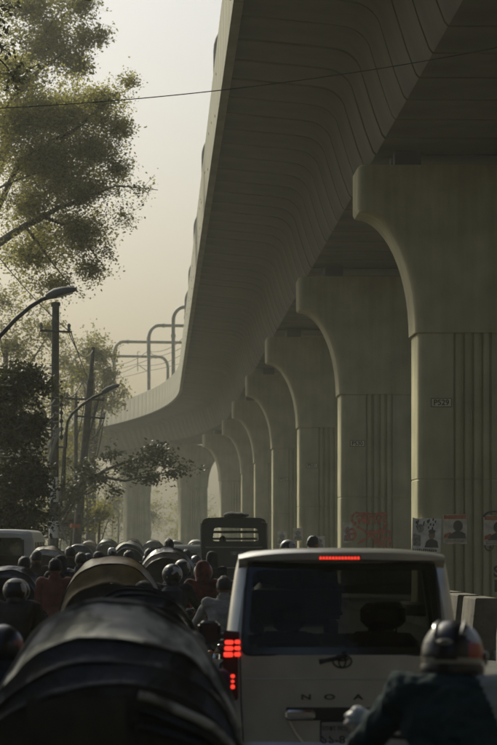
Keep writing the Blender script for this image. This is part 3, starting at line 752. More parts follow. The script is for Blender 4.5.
def cable(label, pts, r, m=M_wire, nme='cable', grp='cables by the poles'):
    b = MB(); b.tube(pts, r, 6); return tag(b.build(nme, m), label, 'cable', grp)
cable('long thin cable crossing the whole picture over the road', sag(P(-120, 112, 50), P(560, 35, 50), .28, 30), .0085)
cable('cable rising from the tall pole crossarm to the upper left leaves', sag(P(69, 331, 105), P(-40, 205, 80), .25), .016)
cable('cable looping from the tall pole to the tip of the leaning pole', sag(P(69, 332, 105), P(93, 350, 128), .55), .02, M_wirel)
cable('cable from the tall pole crossarm down to the leaning pole crossarm', sag(P(71, 332, 105), P(88, 378, 127), .1), .02)
for k, (a0, y0, a1, y1, dr, lab) in enumerate([(58, 427, 8, 480, .9, 'pale slack cable sagging from the tall pole to the dark tree'), (54, 432, 38, 475, .3, 'short pale cable beside the tall pole'), (56, 398, 34, 400, .5, 'uppermost pale cable loop left of the tall pole'),
                                         (56, 412, 30, 416, .5, 'second pale cable loop left of the tall pole'), (56, 425, 36, 430, .45, 'third pale cable loop left of the tall pole'), (60, 428, 45, 478, -.2, 'thick pale cable along the tall pole'),
                                         (88, 440, 104, 420, .4, 'cable loop under the lower crossarm'), (84, 405, 75, 440, .5, 'left cable tangle hanging on the leaning pole'), (96, 402, 84, 455, .3, 'right cable tangle hanging on the leaning pole'),
                                         (30, 478, 58, 484, .6, 'low pale cable behind the number patch'), (104, 418, 92, 470, .6, 'slack cable dropping from the lower crossarm end'), (82, 383, 68, 398, .25, 'short cable from upper insulator to left crossarm end')]):
    yy = 104.6 if a0 < 62 else 127.5
    cable(lab, sag(P(a0, y0, yy), P(a1, y1, yy - .3), dr * .6), .022 if k != 5 else .05, M_wirel if k < 6 or k == 9 else M_wire)


# ------------------------------------------------------------------ unseen buildings and trees, added beside and behind the camera to shade the street
M_wall = mat('plastered_wall', (.20, .18, .14), .9, var=.25, scale=.6, streak=.3, objvar=.15); M_wpane = mat('window_glass', (.03, .035, .035), .1)
wn = MB(); wn.box((0, 0, 0), (.12, 1.5, 1.4)); wn_me = wn.mesh('window', M_wpane, False)
def building(x, y, wx, ly, hgt, side, label):  # out-of-view block added to cut sky light on the street
    t = thing('shade_building', (x, y, 0), label, 'building', 'unseen shade buildings')
    b = MB(); b.box((0, 0, hgt / 2), (wx, ly, hgt)); b.build('wall', M_wall, t, False)
    b = MB(); b.box((0, 0, hgt + .4), (wx + .5, ly + .5, .8)); b.build('roof_parapet', M_wall, t, False)
    for f in range(1, int(hgt // 3.4)):
        for k in range(int(ly // 5)):
            link('window', wn_me, t, (side * (wx / 2 - .03), -ly / 2 + 3 + k * 5, f * 3.4 + 1.2))
for i, (y, ly, hg) in enumerate([(-150, 60, 26), (-85, 58, 31), (-24, 52, 22), (36, 50, 9), (92, 50, 9), (150, 54, 13), (210, 50, 13)]):
    building(31, y, 14, ly, hg, -1, '%s shade building added on the right hand side, beyond the viaduct and out of view' % ML[i])
for i, (y, ly, hg) in enumerate([(-150, 60, 30), (-85, 58, 27), (-24, 52, 31)]):
    building(-27, y, 14, ly, hg, 1, '%s unseen shade building added on the left hand side, behind the camera' % ML[i])
building(0, -215, 60, 16, 28, 1, 'unseen shade building added far behind the camera')
sh_lv = None
for i, (x, y) in enumerate([(-11.8, 46), (-11.5, 30), (-10.6, 13), (-10.4, -5), (-10.8, -24), (-10.4, -44), (-10.6, -66)]):  # unseen trees added to keep the foreground traffic in shade
    base = Vector((x, y, 0))
    if sh_lv is None:
        t0 = tree('shade_tree', 'first unseen leafy tree added for shade at the left kerb beside the camera', base, [(base, .4), (base + Vector((.2, 0, 5)), .3), (base + Vector((.5, 0, 11)), .12)],
             [([base + Vector((.2, 0, 5)), base + Vector((3.5, .5, 9.5))], .14, .04), ([base + Vector((.2, 0, 5)), base + Vector((-2.5, 2, 10))], .14, .04), ([base + Vector((.2, 0, 5)), base + Vector((1, -4, 9))], .14, .04)],
             [(base + Vector((.5, 0, 11.5)), (6.4, 8.5, 4.2), 15000), (base + Vector((2.6, 1, 9)), (3.2, 5, 2.4), 4200), (base + Vector((-2.5, 0, 9)), (4, 6, 3), 4200)], .24, L_dark, 70, 'unseen shade trees added beside the camera'); sh_lv = 1
    else:
        c = copy_tree(t0); c.location = base; c.rotation_euler[2] = .0; c['label'] = '%s unseen leafy tree added for shade at the left kerb, counted back past the camera' % ML[i]

# ------------------------------------------------------------------ people
def lerp3(a, b, t): return Vector(a).lerp(Vector(b), t)
def ring_el(c, rx, ry, n=14, tilt=0.0, axis_='Z'):
    c = Vector(c); out = []
    for k in range(n):
        a = 2 * math.pi * k / n; v = Vector((rx * math.cos(a), ry * math.sin(a), 0))
        v.rotate(Matrix.Rotation(tilt, 3, 'X')); out.append(c + v)
    return out
POSES = {
 'ride': dict(pel=(0, 0, .90), wai=(0, -.03, 1.03), che=(0, .03, 1.22), nec=(0, .10, 1.39), hed=(0, .16, 1.52), sh=(.185, .07, 1.33), el=(.33, .26, 1.10), wr=(.34, .52, 1.05), hip=(.10, .03, .88), kn=(.20, .40, .74), an=(.17, .17, .36), to=(.18, .34, .30)),
 'pillion': dict(pel=(0, 0, .96), wai=(0, -.02, 1.09), che=(0, .0, 1.28), nec=(0, .03, 1.45), hed=(0, .06, 1.575), sh=(.17, .0, 1.39), el=(.23, .10, 1.15), wr=(.14, .32, 1.08), hip=(.10, .03, .93), kn=(.22, .36, .80), an=(.2, .16, .42), to=(.21, .32, .36)),
 'walk': dict(pel=(0, 0, .93), wai=(0, 0, 1.06), che=(0, .01, 1.25), nec=(0, .02, 1.43), hed=(0, .045, 1.56), sh=(.175, .0, 1.37), el=(.24, .0, 1.11), wr=(.24, .08, .87), hip=(.09, 0, .90), kn=(.10, .06, .50), an=(.10, -.04, .09), to=(.11, .10, .04)),
 'pedal': dict(pel=(0, 0, 1.02), wai=(0, .02, 1.15), che=(0, .12, 1.33), nec=(0, .22, 1.49), hed=(0, .29, 1.62), sh=(.175, .18, 1.43), el=(.27, .34, 1.22), wr=(.26, .50, 1.03), hip=(.09, .04, 1.0), kn=(.12, .32, .72), an=(.12, .22, .32), to=(.13, .36, .27)),
 'sit': dict(pel=(0, 0, .98), wai=(0, 0, 1.11), che=(0, .02, 1.32), nec=(0, .04, 1.50), hed=(0, .065, 1.63), sh=(.18, .01, 1.44), el=(.25, .08, 1.18), wr=(.14, .28, 1.04), hip=(.10, .04, .96), kn=(.16, .42, .96), an=(.15, .42, .52), to=(.15, .56, .48)),
}
TMP = []
def body_mesh(pose, voxel=.018, bulk=1.12, folds=.010, arms=None):
    """one continuous clothed figure facing +Y: lofted torso and tapered limbs fused, then head, ears, nose and fingers"""
    p = {k: Vector(v) for k, v in POSES[pose].items()}
    if arms: p.update({k: Vector(v) for k, v in arms.items()})
    b = MB(); q = bulk
    spine = [(p['pel'] - Vector((0, 0, .10)), .13, .10), (p['pel'], .165, .125), (lerp3(p['pel'], p['wai'], .6), .155, .115), (p['wai'], .15, .11), (lerp3(p['wai'], p['che'], .6), .17, .12),
             (p['che'], .185, .125), (lerp3(p['che'], p['nec'], .5), .19, .11), (lerp3(p['che'], p['nec'], .8), .14, .09), (p['nec'], .078, .072), (lerp3(p['nec'], p['hed'], .6), .055, .058)]
    b.loft([ring_el(c, rx * (q if i < 8 else 1), ry * (q if i < 8 else 1)) for i, (c, rx, ry) in enumerate(spine)], cap0=True, cap1=True)
    bones = [('shirt', p['pel'], p['wai']), ('shirt', p['wai'], p['che']), ('shirt', p['che'], lerp3(p['che'], p['nec'], .85)), ('skin', p['nec'], p['hed'])]
    for sx in (-1, 1):
        m = lambda v: Vector((v.x * sx, v.y, v.z))
        s, e, w_, h, k, a, t = (m(p[i]) for i in ('sh', 'el', 'wr', 'hip', 'kn', 'an', 'to'))
        if pose == 'walk' and sx == 1: k, a, t = k + Vector((0, .1, .0)), a + Vector((0, .34, .02)), t + Vector((0, .34, .03)); w_ = w_ + Vector((0, .12, .03))
        b.tube([lerp3(p['che'], s, .35) + Vector((0, 0, .03)), s, lerp3(s, e, .3), lerp3(s, e, .8), e, lerp3(e, w_, .3), w_], [.08 * q, .078 * q, .064 * q, .052 * q, .050 * q, .046 * q, .032], 12)
        b.ell(s, (.078 * q, .075 * q, .075 * q), 12, 8)
        b.tube([h + Vector((0, 0, .03)), h, lerp3(h, k, .4), k, lerp3(k, a, .35), a], [.095, .098, .086, .066, .058, .042], 12)
        b.tube([a + Vector((0, -.05, -.03)), a + Vector((0, .02, -.02)), t], [.045, .05, .036], 10)
        bones += [('shirt', s, e), ('sleeve', e, w_), ('trousers', h, k), ('trousers', k, a), ('shoe', a, t)]
    me = b.mesh('raw', M_skin, False); o = bpy.data.objects.new('raw', me); COL.objects.link(o)
    rm = o.modifiers.new('r', 'REMESH'); rm.mode = 'VOXEL'; rm.voxel_size = voxel
    sm = o.modifiers.new('s', 'SMOOTH'); sm.iterations = 4; sm.factor = .6
    ev = bpy.data.meshes.new_from_object(o.evaluated_get(bpy.context.evaluated_depsgraph_get()))
    bpy.data.objects.remove(o)
    idx = {'shirt': 0, 'sleeve': 1, 'trousers': 2, 'skin': 3, 'shoe': 4}
    out = MB(); vs = []
    for v in ev.vertices:
        d = mnoise.noise(Vector((v.co.x * 7, v.co.y * 7, v.co.z * 13))) * folds + mnoise.noise(v.co * 24 + Vector((3, 1, 2))) * folds * .45
        vs.append(v.co + v.normal * d)
    fs = [tuple(f.vertices) for f in ev.polygons]; ms = []
    for f in ev.polygons:
        c = f.center; best = 9; kind = 'shirt'
        for kd, a, e in bones:
            ab = e - a; t = max(0, min(1, (c - a).dot(ab) / max(ab.length_squared, 1e-6))); d = (a + ab * t - c).length
            if kd == 'sleeve' and t > .93: kk = 'skin'
            else: kk = kd
            d -= {'shirt': .05, 'trousers': .03, 'sleeve': .02}.get(kd, 0)
            if d < best: best, kind = d, kk
        ms.append(idx[kind])
    out.v = [tuple(v) for v in vs]; out.f = fs; out.m = ms
    hd = p['hed'] + Vector((0, .02, -.008))
    def shape(qv):
        x, y, z = qv
        if z < 0: x *= 1 + .25 * z / .12; y *= 1 + .05 * z / .12; y += .012 * min(1, -z / .08)
        if y > 0: y *= .93
        return (x, y, z)
    out.ell(hd, (.084, .104, .125), 18, 14, 3, fn=shape)
    for sx in (-1, 1):
        out.ell(hd + Vector((sx * .079, -.008, -.012)), (.010, .02, .033), 8, 6, 3)
        out.ell(hd + Vector((sx * .031, .083, .006)), (.013, .009, .008), 8, 6, 5)
    out.tube([hd + Vector((0, .086, .012)), hd + Vector((0, .112, -.03)), hd + Vector((0, .09, -.038))], [.008, .015, .012], 8, 3)
    out.ell(hd + Vector((0, .086, -.066)), (.026, .010, .008), 10, 6, 6)
    for sx in (-1, 1):                                        # hands: palm, four curled fingers, thumb
        e = Vector((p['el'].x * sx, *p['el'][1:])); w_ = Vector((p['wr'].x * sx, *p['wr'][1:]))
        if pose == 'walk' and sx == 1: w_ = w_ + Vector((0, .12, .03))
        d = (w_ - e).normalized(); side = Vector((1, 0, 0)); side = (side - d * side.dot(d)).normalized(); dn = d.cross(side) * -1
        if dn.z > 0: dn = -dn
        Mx = Matrix((side, d, dn)).transposed().to_4x4(); Mx.translation = w_ + d * .045
        out.ell((0, 0, 0), (.042, .052, .018), 10, 7, 3, M=Mx)
        for k in range(4):
            x = -.031 + k * .0205; L = (.066, .078, .073, .058)[k]
            out.tube([(x, .04, 0), (x, .04 + L * .45, .012), (x, .04 + L * .7, .034), (x, .04 + L * .55, .056)], [.0095, .009, .0085, .007], 7, 3, M=Mx)
        out.tube([(-sx * .034, -.015, .004), (-sx * .062, .018, .018), (-sx * .056, .046, .03)], [.013, .0115, .009], 7, 3, M=Mx)
    return out.mesh('body', [M_skin] * 7, True, 60), hd
BODY = {k: body_mesh(k) for k in POSES}
M_eye = mat('eye', (.03, .02, .015), .2); M_lip = mat('lip', (.17, .07, .05), .5); M_shoe = mat('shoe_leather', (.03, .022, .016), .5)
def cloth(name, c, var=.22, rough=.9): return mat(name, c, rough, var=var, scale=7, bump=.35, bscale=26)
def hair_mesh(long=False):
    b = MB(); r0 = (.093, .112, .134)
    def fn(q):
        v = Vector(q); d = mnoise.noise(v * 30) * .012
        if v.z < -.02 and v.y > -.01: return tuple(v * .82)
        if v.y > .06 and v.z < .055: return tuple(v * .86)
        if not long and v.z < -.028: return tuple(v * .80)
        return tuple(v * (1 + d * 8))
    b.ell((0, 0, 0), r0, 22, 16, fn=fn)
    if long:
        b.loft([ring_el((0, -.045, .02), .085, .06), ring_el((0, -.07, -.1), .085, .045), ring_el((0, -.085, -.25), .08, .035), ring_el((0, -.09, -.36), .05, .02)], cap0=True, cap1=True)
    return b.mesh('hair', M_hair, True, 70)
HAIR, HAIRL = hair_mesh(), hair_mesh(True)
def helmet_mesh(nu=28, nv=20, fancy=False):
    """full shell: slots shell, rear band, side stripe, visor, top panel"""
    b = MB(); vs, fs, ms = [], [], []
    for i in range(nv + 1):
        t = math.pi * .86 * i / nv
        for j in range(nu):
            a = 2 * math.pi * j / nu
            x, y, z = .132 * math.sin(t) * math.cos(a), .155 * math.sin(t) * math.sin(a), .142 * math.cos(t)
            if z < 0: x *= 1 - .10 * (-z / .142); y *= 1 + (.06 if y > 0 else -.10) * (-z / .142)
            if y > .05 and z < -.02: y *= 1.05
            vs.append((x, y, z))
    for i in range(nv):
        for j in range(nu):
            k = (j + 1) % nu; f = (i * nu + j, (i + 1) * nu + j, (i + 1) * nu + k, i * nu + k)
            c = sum((Vector(vs[q]) for q in f), Vector()) / 4; mi = 0
            if c.y > .055 and -.045 < c.z < .055: mi = 3
            elif not fancy and c.y < .06 and -.105 < c.z < -.048: mi = 1
            elif not fancy and c.x > .085 and c.z < .06: mi = 2
            elif fancy: mi = 1 if (c.y < .07 and -.078 + .12 * abs(c.x) < c.z < -.022 + .10 * abs(c.x)) else 2 if (c.x > .092 and -.09 < c.z < .055) else 4 if (.055 < c.x and .045 < c.z < .112 and c.x + c.z > .15) or (c.x < -.07 and .055 < c.z < .115) else 0
            elif c.z > .10 or (abs(c.x) > .075 and c.z > .055): mi = 4
            fs.append(f); ms.append(mi)
    b.v, b.f, b.m = vs, fs, ms
    n0 = nv * nu; rim = [vs[n0 + j] for j in range(nu)]
    b.tube(rim + rim[:1], .009, 6, 0, cap=False)
    b.loft([[Vector(v) for v in rim], [Vector((v[0] * .8, v[1] * .8, v[2] + .03)) for v in rim]], 0)
    return b.mesh('helmet', [M_blackgloss] * 5, True, 50)
HELM = helmet_mesh()
HELM_NEAR = helmet_mesh(48, 36, True)
def setmats(o, ms):
    for i, m in enumerate(ms):
        o.material_slots[i].link = 'OBJECT'; o.material_slots[i].material = m
def person(pose, loc, label, shirt, trousers, head='hair', scale=1.0, rz=0.0, sleeve=None, helm=None, group='people in the traffic', mesh=None, turn=0.0, cap=None):
    t = thing('person', loc, label, 'person', group, rz); t.scale = (scale,) * 3
    me, hd = mesh or BODY[pose]
    o = link('body', me, t); setmats(o, [shirt, sleeve or shirt, trousers, M_skin, M_shoe, M_eye, M_lip])
    b = MB(); nk = POSES[pose]['nec']; b.loft([ring_el((0, nk[1] - .012 - dy, nk[2] + dz), rx, ry, 16, R(-14)) for dz, rx, ry, dy in ((-.035, .105, .088, 0), (.012, .086, .080, 0), (.030, .082, .076, 0), (.012, .074, .068, 0))]); b.build('collar', sleeve or shirt, t)
    if head == 'hair': h = link('hair', HAIR, t, hd + Vector((0, -.008, .012)))
    elif head == 'long': h = link('hair', HAIRL, t, hd + Vector((0, -.008, .012)))
    elif head == 'scarf':
        b = MB(); b.loft([ring_el((0, -.01, .148), .02, .025), ring_el((0, -.01, .14), .05, .06), ring_el((0, -.01, .11), .082, .098), ring_el((0, -.012, .05), .1, .118), ring_el((0, -.02, -.05), .1, .11), ring_el((0, -.04, -.14), .10, .09), ring_el((0, -.05, -.22), .17, .12)], cap0=True)
        b.v = [(v[0], v[1] if v[1] < .06 else v[1] * .8, v[2]) for v in b.v]
        h = b.build('head_scarf', cap or shirt, t, loc=hd)
    elif head == 'cap':
        h = link('hair', HAIR, t, hd + Vector((0, -.008, .012)))
        b = MB(); b.loft([ring_el((0, -.005, z), rx, ry) for z, rx, ry in ((.02, .092, .112), (.08, .090, .108), (.12, .07, .085), (.142, .03, .03))], cap1=True)
        b.loft([ring_el((0, .12, .04), .07, .06), ring_el((0, .12, .05), .07, .06)], cap0=True, cap1=True); b.build('cap', cap or M_ink, t, loc=hd)
    elif head == 'helmet':
        h = link('helmet', HELM, t, hd + Vector((0, -.005, -.006))); setmats(h, helm or [M_blackgloss] * 5)
        h.rotation_euler[2] = turn
    return t
def backpack(t, m, pose='ride'):
    c = Vector(POSES[pose]['che']); b = MB(); b.box((0, c.y - .20, c.z - .06), (.27, .15, .40), bev=.05); b.box((0, c.y - .285, c.z - .13), (.20, .05, .18), bev=.02); bp = tag(b.build('backpack', m), 'dark backpack worn by the rider with white marked helmet', 'bag'); bp.location = t.location
    return bp
def pers_z(pose): return BODY[pose][1].z + .13

C_black = cloth('cloth_black', (.013, .013, .014)); C_navy = cloth('cloth_navy', (.016, .022, .038)); C_teal = cloth('cloth_teal', (.007, .036, .042), .08)
C_white = cloth('cloth_white', (.33, .325, .29)); C_pink = cloth('cloth_salmon', (.22, .09, .06)); C_red = cloth('cloth_red_print', (.12, .022, .014), .75)
C_purple = cloth('cloth_purple', (.10, .022, .06)); C_grey = cloth('cloth_grey', (.06, .06, .055)); C_brown = cloth('cloth_brown', (.045, .03, .02)); C_khaki = cloth('cloth_khaki', (.12, .10, .065))
C_jean = cloth('cloth_denim', (.03, .04, .06)); C_rose = cloth('cloth_rose', (.30, .07, .06)); C_blue = cloth('cloth_blue', (.03, .05, .09)); C_pale = cloth('cloth_pale_blue', (.42, .46, .45))
H_white = mat('helmet_white', (.5, .48, .42), .35, var=.15, scale=9, coat=.3); H_red = mat('helmet_red', (.42, .045, .02), .3, coat=.5); H_grey = mat('helmet_grey', (.22, .22, .2), .35, coat=.3)
H_pat = mat('helmet_graphic', (.45, .43, .38), .4, dark=(.015, .015, .016), scale=11, lo=.54, hi=.57, detail=1, coat=.2)
H_pat2 = mat('helmet_graphic_red', (.30, .05, .03), .4, dark=(.015, .015, .016), scale=9, lo=.52, hi=.55, detail=1, coat=.2)
H_dark = mat('helmet_dark', (.012, .012, .013), .35, coat=.25); H_cream = mat('helmet_cream', (.48, .44, .34), .4); H_visor = mat('visor', (.01, .01, .01), .08, coat=.8)

# ------------------------------------------------------------------ motorcycles
M_tyre = mat('tyre', (.02, .02, .019), .85, bump=.3, bscale=40); M_alloy = mat('alloy', (.35, .35, .33), .35, metal=.9); M_tank = mat('tank_red', (.16, .014, .012), .25, coat=.7)
M_tankb = mat('tank_black', (.014, .014, .016), .22, coat=.7); M_seat = mat('seat_vinyl', (.016, .016, .016), .55, bump=.2, bscale=60); M_orangel = mat('indicator_amber', (.5, .18, .03), .3)
def wheel_parts(t, y, r, w_, x=0.0, spokes=6, nme='wheel'):
    b = MB(); b.torus((0, 0, 0), r - w_ * .45, w_ * .5, 'X', 28, 10); h = b.build(nme, M_tyre, t, loc=(x, y, r))
    b = MB(); b.torus((0, 0, 0), r - w_ * .95, .018, 'X', 28, 6); b.tube([(-.05, 0, 0), (.05, 0, 0)], .04, 12)
    for k in range(spokes):
        a = 2 * math.pi * k / spokes; b.tube([(0, .03 * math.cos(a), .03 * math.sin(a)), (0, (r - w_ * .95) * math.cos(a), (r - w_ * .95) * math.sin(a))], .010 if spokes < 10 else .004, 5)
    b.build('rim', M_alloy, h); return h
def motorcycle_proto():
    t = thing('motorcycle', (0, 0, 0), 'motorcycle', 'motorcycle', 'motorcycles in the traffic')
    wheel_parts(t, -.42, .30, .11); wheel_parts(t, .88, .30, .095)
    b = MB(); b.tube([(0, .55, .95), (0, .30, .72), (0, -.1, .62), (0, -.3, .6)], [.035, .045, .04, .03], 8); b.tube([(0, .52, .85), (0, .32, .38), (0, -.1, .32), (0, -.42, .30)], .025, 8); b.tube([(0, .2, .5), (0, -.05, .45)], .14, 10)
    b.box((0, .12, .36), (.26, .36, .26), bev=.05); b.build('engine_frame', M_darkm, t)
    for sx in (-1, 1):
        b = MB(); b.tube([(sx * .085, .88, .30), (sx * .085, .58, 1.0)], [.025, .022], 8); b.build('fork', M_alloy, t)
    b = MB(); b.loft([ring_el((0, y, z), rx, rz_, 14, R(90)) for y, z, rx, rz_ in ((.08, .80, .06, .05), (.14, .84, .12, .10), (.30, .86, .145, .12), (.45, .88, .12, .10), (.52, .88, .05, .04))], cap0=True, cap1=True); b.build('fuel_tank', M_tankb, t)
    b = MB(); b.loft([ring_el((0, y, z), rx, rz_, 14, R(90)) for y, z, rx, rz_ in ((.12, .80, .09, .03), (-.05, .78, .13, .055), (-.3, .80, .14, .06), (-.55, .83, .12, .05), (-.66, .84, .06, .03))], cap0=True, cap1=True); b.build('seat', M_seat, t)
    b = MB(); b.loft([ring_el((0, y, z), rx, rz_, 12, R(90)) for y, z, rx, rz_ in ((-.15, .70, .10, .07), (-.5, .74, .10, .07), (-.74, .80, .07, .05))], cap0=True, cap1=True); b.tube([(0, -.74, .72), (0, -.86, .50)], [.05, .06], 8); b.build('tail_fairing', M_tankb, t)
    b = MB(); b.box((0, -.76, .80), (.13, .05, .07), bev=.015); b.build('tail_lamp', M_redoff, t)
    for sx in (-1, 1):
        b = MB(); b.ell((sx * .14, -.72, .74), (.035, .03, .025), 8, 6); b.tube([(0, -.7, .74), (sx * .12, -.72, .74)], .01, 6); b.build('indicator', M_orangel, t)
    b = MB(); b.box((0, -.83, .60), (.2, .012, .14)); b.build('number_plate', M_white, t, False)
    b = MB(); b.tube([(-.38, .50, 1.03), (-.25, .58, 1.06), (0, .58, 1.04), (.25, .58, 1.06), (.38, .50, 1.03)], .014, 8); b.tube([(-.38, .50, 1.03), (-.27, .565, 1.055)], .02, 8); b.tube([(.38, .50, 1.03), (.27, .565, 1.055)], .02, 8); b.build('handlebar', M_darkm, t)
    for sx in (-1, 1):
        b = MB(); b.tube([(sx * .24, .58, 1.06), (sx * .30, .60, 1.10), (sx * .36, .58, 1.12)], .008, 6); b.ell((sx * .40, .58, 1.135), (.05, .02, .04), 12, 8); b.build('mirror', M_plastic, t)
    b = MB(); b.ell((0, .70, .94), (.10, .09, .10), 12, 9); b.build('headlamp', M_chrome, t)
    b = MB(); b.tube([(.12, .1, .3), (.14, -.3, .32), (.15, -.75, .42)], [.03, .045, .05], 10); b.build('exhaust', M_chrome, t)
    b = MB(); rings = []
    for k in range(9):
        a = R(20) + R(140) * k / 8; c = (0, .88 + .34 * math.cos(a), .30 + .34 * math.sin(a)); rings.append([Vector(c) + Vector((x, 0, 0)) for x in (-.06, 0, .06)])
    b.loft(rings, closed=False); b.build('mudguard', M_tankb, t)
    return t
moto0 = motorcycle_proto(); MUSED = [False]
def motorcycle(px, Y, label, rz=0.0, tank=None, X=None):
    o = moto0 if not MUSED[0] else copy_tree(moto0); MUSED[0] = True
    o.location = (X if X is not None else (px - CX) * Y / F, Y, 0); o.rotation_euler[2] = rz; o['label'] = label
    if tank:
        for c in o.children:
            if c.name.startswith(('fuel_tank', 'mudguard', 'tail_fairing')): setmats(c, [tank])
    return o
MOTO = []
def rider_pair(px, Y, mlabel, plabel, shirt, helm, trousers=None, pill=None, rz=0.0, tank=None, scale=1.0, head='helmet', cap=None):
    X = (px - CX) * Y / F
    motorcycle(px, Y, mlabel, rz, tank)
    pr = person('ride', (X, Y, -.0), plabel, shirt, trousers or C_jean, head, scale, rz, helm=helm, cap=cap)
    if 'white marked' in plabel: backpack(pr, C_navy)
    if pill:
        lab2, sh2, hd2, hm2 = pill
        d = Matrix.Rotation(rz, 3, 'Z') @ Vector((0, -.36, -.04))
        person('pillion', (X + d.x, Y + d.y, d.z), lab2, sh2, C_black, hd2, scale, rz, helm=hm2)
hb = lambda *a: list(a)
HW = [H_dark, H_grey, H_dark, H_visor, H_cream]; HD = [H_dark, H_pat2, H_pat2, H_visor, H_dark]; HG = [H_dark, H_pat, H_pat, H_visor, H_cream]; HC = [H_dark, H_cream, H_red, H_visor, H_cream]
HP = [H_pat, H_dark, H_pat, H_visor, H_pat]

# foreground rider: his own body mesh, arms spread wide, teal jacket with one pale shoulder
NRX, NRY = (455 - CX) * 13.05 / F, 13.05
nb = body_mesh('ride', .0125, 1.36, .024, dict(che=(0, .03, 1.20), sh=(.215, .05, 1.275), el=(.41, .20, 1.02), wr=(.40, .50, 1.02), nec=(0, .10, 1.37), hed=(0, .14, 1.455)))
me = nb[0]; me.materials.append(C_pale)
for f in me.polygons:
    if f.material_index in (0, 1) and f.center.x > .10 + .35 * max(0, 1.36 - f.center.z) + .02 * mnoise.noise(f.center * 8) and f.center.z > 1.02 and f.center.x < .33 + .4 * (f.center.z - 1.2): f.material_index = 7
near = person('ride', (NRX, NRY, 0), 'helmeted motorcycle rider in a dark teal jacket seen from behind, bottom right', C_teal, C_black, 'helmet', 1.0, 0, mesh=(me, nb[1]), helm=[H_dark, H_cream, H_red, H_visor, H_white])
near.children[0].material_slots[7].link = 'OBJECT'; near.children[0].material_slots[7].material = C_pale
hel = [c for c in near.children if c.name.startswith('helmet')][0]; hel.data = HELM_NEAR; setmats(hel, [H_dark, H_cream, H_red, H_visor, H_white]); hel.scale = (1.03, 1.0, 1.10); hel.rotation_euler = (R(-4), 0, R(-16))
b = MB(); b.ell((0, 0, 0), (.036, .006, .013), 16, 8); lg = b.build('badge', H_cream, hel, loc=(-.005, -.148, .05)); lg.rotation_euler[0] = R(-22)
b = MB(); b.ell((0, 0, 0), (.026, .007, .006), 14, 6); lg2 = b.build('badge_core', H_dark, hel, loc=(-.005, -.1515, .0515)); lg2.rotation_euler[0] = R(-22)
b = MB(); b.loft([ring_el((0, .0, z), rx, ry, 24) for z, rx, ry in ((-.075, .135, .150), (-.055, .139, .158), (-.035, .135, .153))]); b.v = [v if v[1] < .05 else (v[0] * .94, v[1] * .9, v[2]) for v in b.v]; b.build('neck_trim', H_dark, hel)
for sx in (-1, 1):
    b = MB(); b.tube([(sx * .055, -.02, .136), (sx * .062, -.075, .112), (sx * .058, -.115, .078)], [.006, .011, .005], 8); b.build('vent_ridge', H_dark, hel)
    b = MB(); b.ell((sx * .136, .045, -.01), (.010, .03, .03), 12, 8); b.build('visor_pivot', H_visor, hel)
b = MB(); b.ell((0, -.151, -.085), (.011, .006, .009), 10, 6); b.build('stud', H_dark, hel)
motorcycle(455, 13.05, 'black motorcycle under the teal jacketed rider at bottom right', 0.0)
M_bag = mat('white_plastic_film', (.85, .84, .78), .35, var=.08, scale=20)
b = MB()
def crumple(q):
    v = Vector(q); s_ = 1 + .13 * math.sin(math.atan2(v.x, v.z + .001) * 9 + v.y * 20) + .12 * mnoise.noise(v * 30); tw = 1 - .25 * max(0, v.z / .06)
    return (v.x * s_ * tw, v.y * s_, v.z * (1 + .08 * mnoise.noise(v * 18)))
b.ell((0, 0, 0), (.062, .045, .060), 48, 24, fn=crumple)
tag(b.build('plastic_bag', M_bag, loc=P(358.5, 719, 13.62), ang=80), 'crumpled white plastic bag wrapped over the left mirror of the front motorcycle', 'bag')

rider_pair(172, 38, 'black motorcycle beneath the black jacketed rider with white marked helmet', 'rider in black with a white marked helmet, centre left of the minivan', C_black, HP, C_black)
rider_pair(203, 41, 'motorcycle carrying the red clad pillion', 'helmeted rider in brown just left of the minivan roof', C_brown, HD, pill=('pillion passenger in red printed clothes behind a helmeted rider', C_red, 'scarf', None), tank=M_tank)
rider_pair(224, 33, 'motorcycle squeezed beside the minivan left rear', 'rider in a white shirt close by the left side of the minivan', C_white, None, head='hair', scale=.94)
rider_pair(17, 31, 'motorcycle near the left edge with two riders', 'rider with white topped helmet at the left edge, in front', C_grey, HW, pill=('pillion rider with grey and white helmet and grey shirt at the left edge', C_grey, 'helmet', HG), scale=.94, tank=M_tank)
rider_pair(0, 16.4, 'motorcycle cut by the lower left picture edge', 'dark blue jacketed rider cut by the lower left edge', C_navy, HD, scale=.9)
rider_pair(88, 70, 'motorcycle ahead of the striped rickshaw', 'distant rider in grey with dark helmet ahead of the striped rickshaw', C_grey, HD)
rider_pair(148, 66, 'motorcycle in front of the ribbed rickshaw', 'distant rider in khaki with white helmet among the rickshaws', C_khaki, HW)
rider_pair(62, 92, 'far motorcycle at the left kerb', 'far rider in dark clothes near the poles', C_navy, HG)
rider_pair(196, 60, 'motorcycle left of the dark passenger truck', 'rider in black with dark helmet beside the dark passenger truck', C_black, HD)
rider_pair(182, 47, 'motorcycle between ribbed rickshaw and passenger truck', 'rider in navy with grey helmet beside the ribbed rickshaw', C_navy, HG)
def walker(px, Y, top_y, label, shirt, trousers, head='hair', rz=0.0, cap=None, sleeve=None):
    z = H - (top_y - HY) * Y / F; sc = z / pers_z('walk')
    return person('walk', ((px - CX) * Y / F, Y, 0), label, shirt, trousers, head, sc, rz, cap=cap, sleeve=sleeve)
walker(55, 40, 559, 'pedestrian in a salmon pink shirt at left', C_pink, C_black)
walker(23, 44, 557, 'pedestrian in a dark navy jacket near the left edge', C_navy, C_black, rz=-.3, sleeve=C_navy)
walker(193, 17, 634, 'short dark haired pedestrian in purple between the front rickshaw and the minivan', C_purple, C_black, 'long')
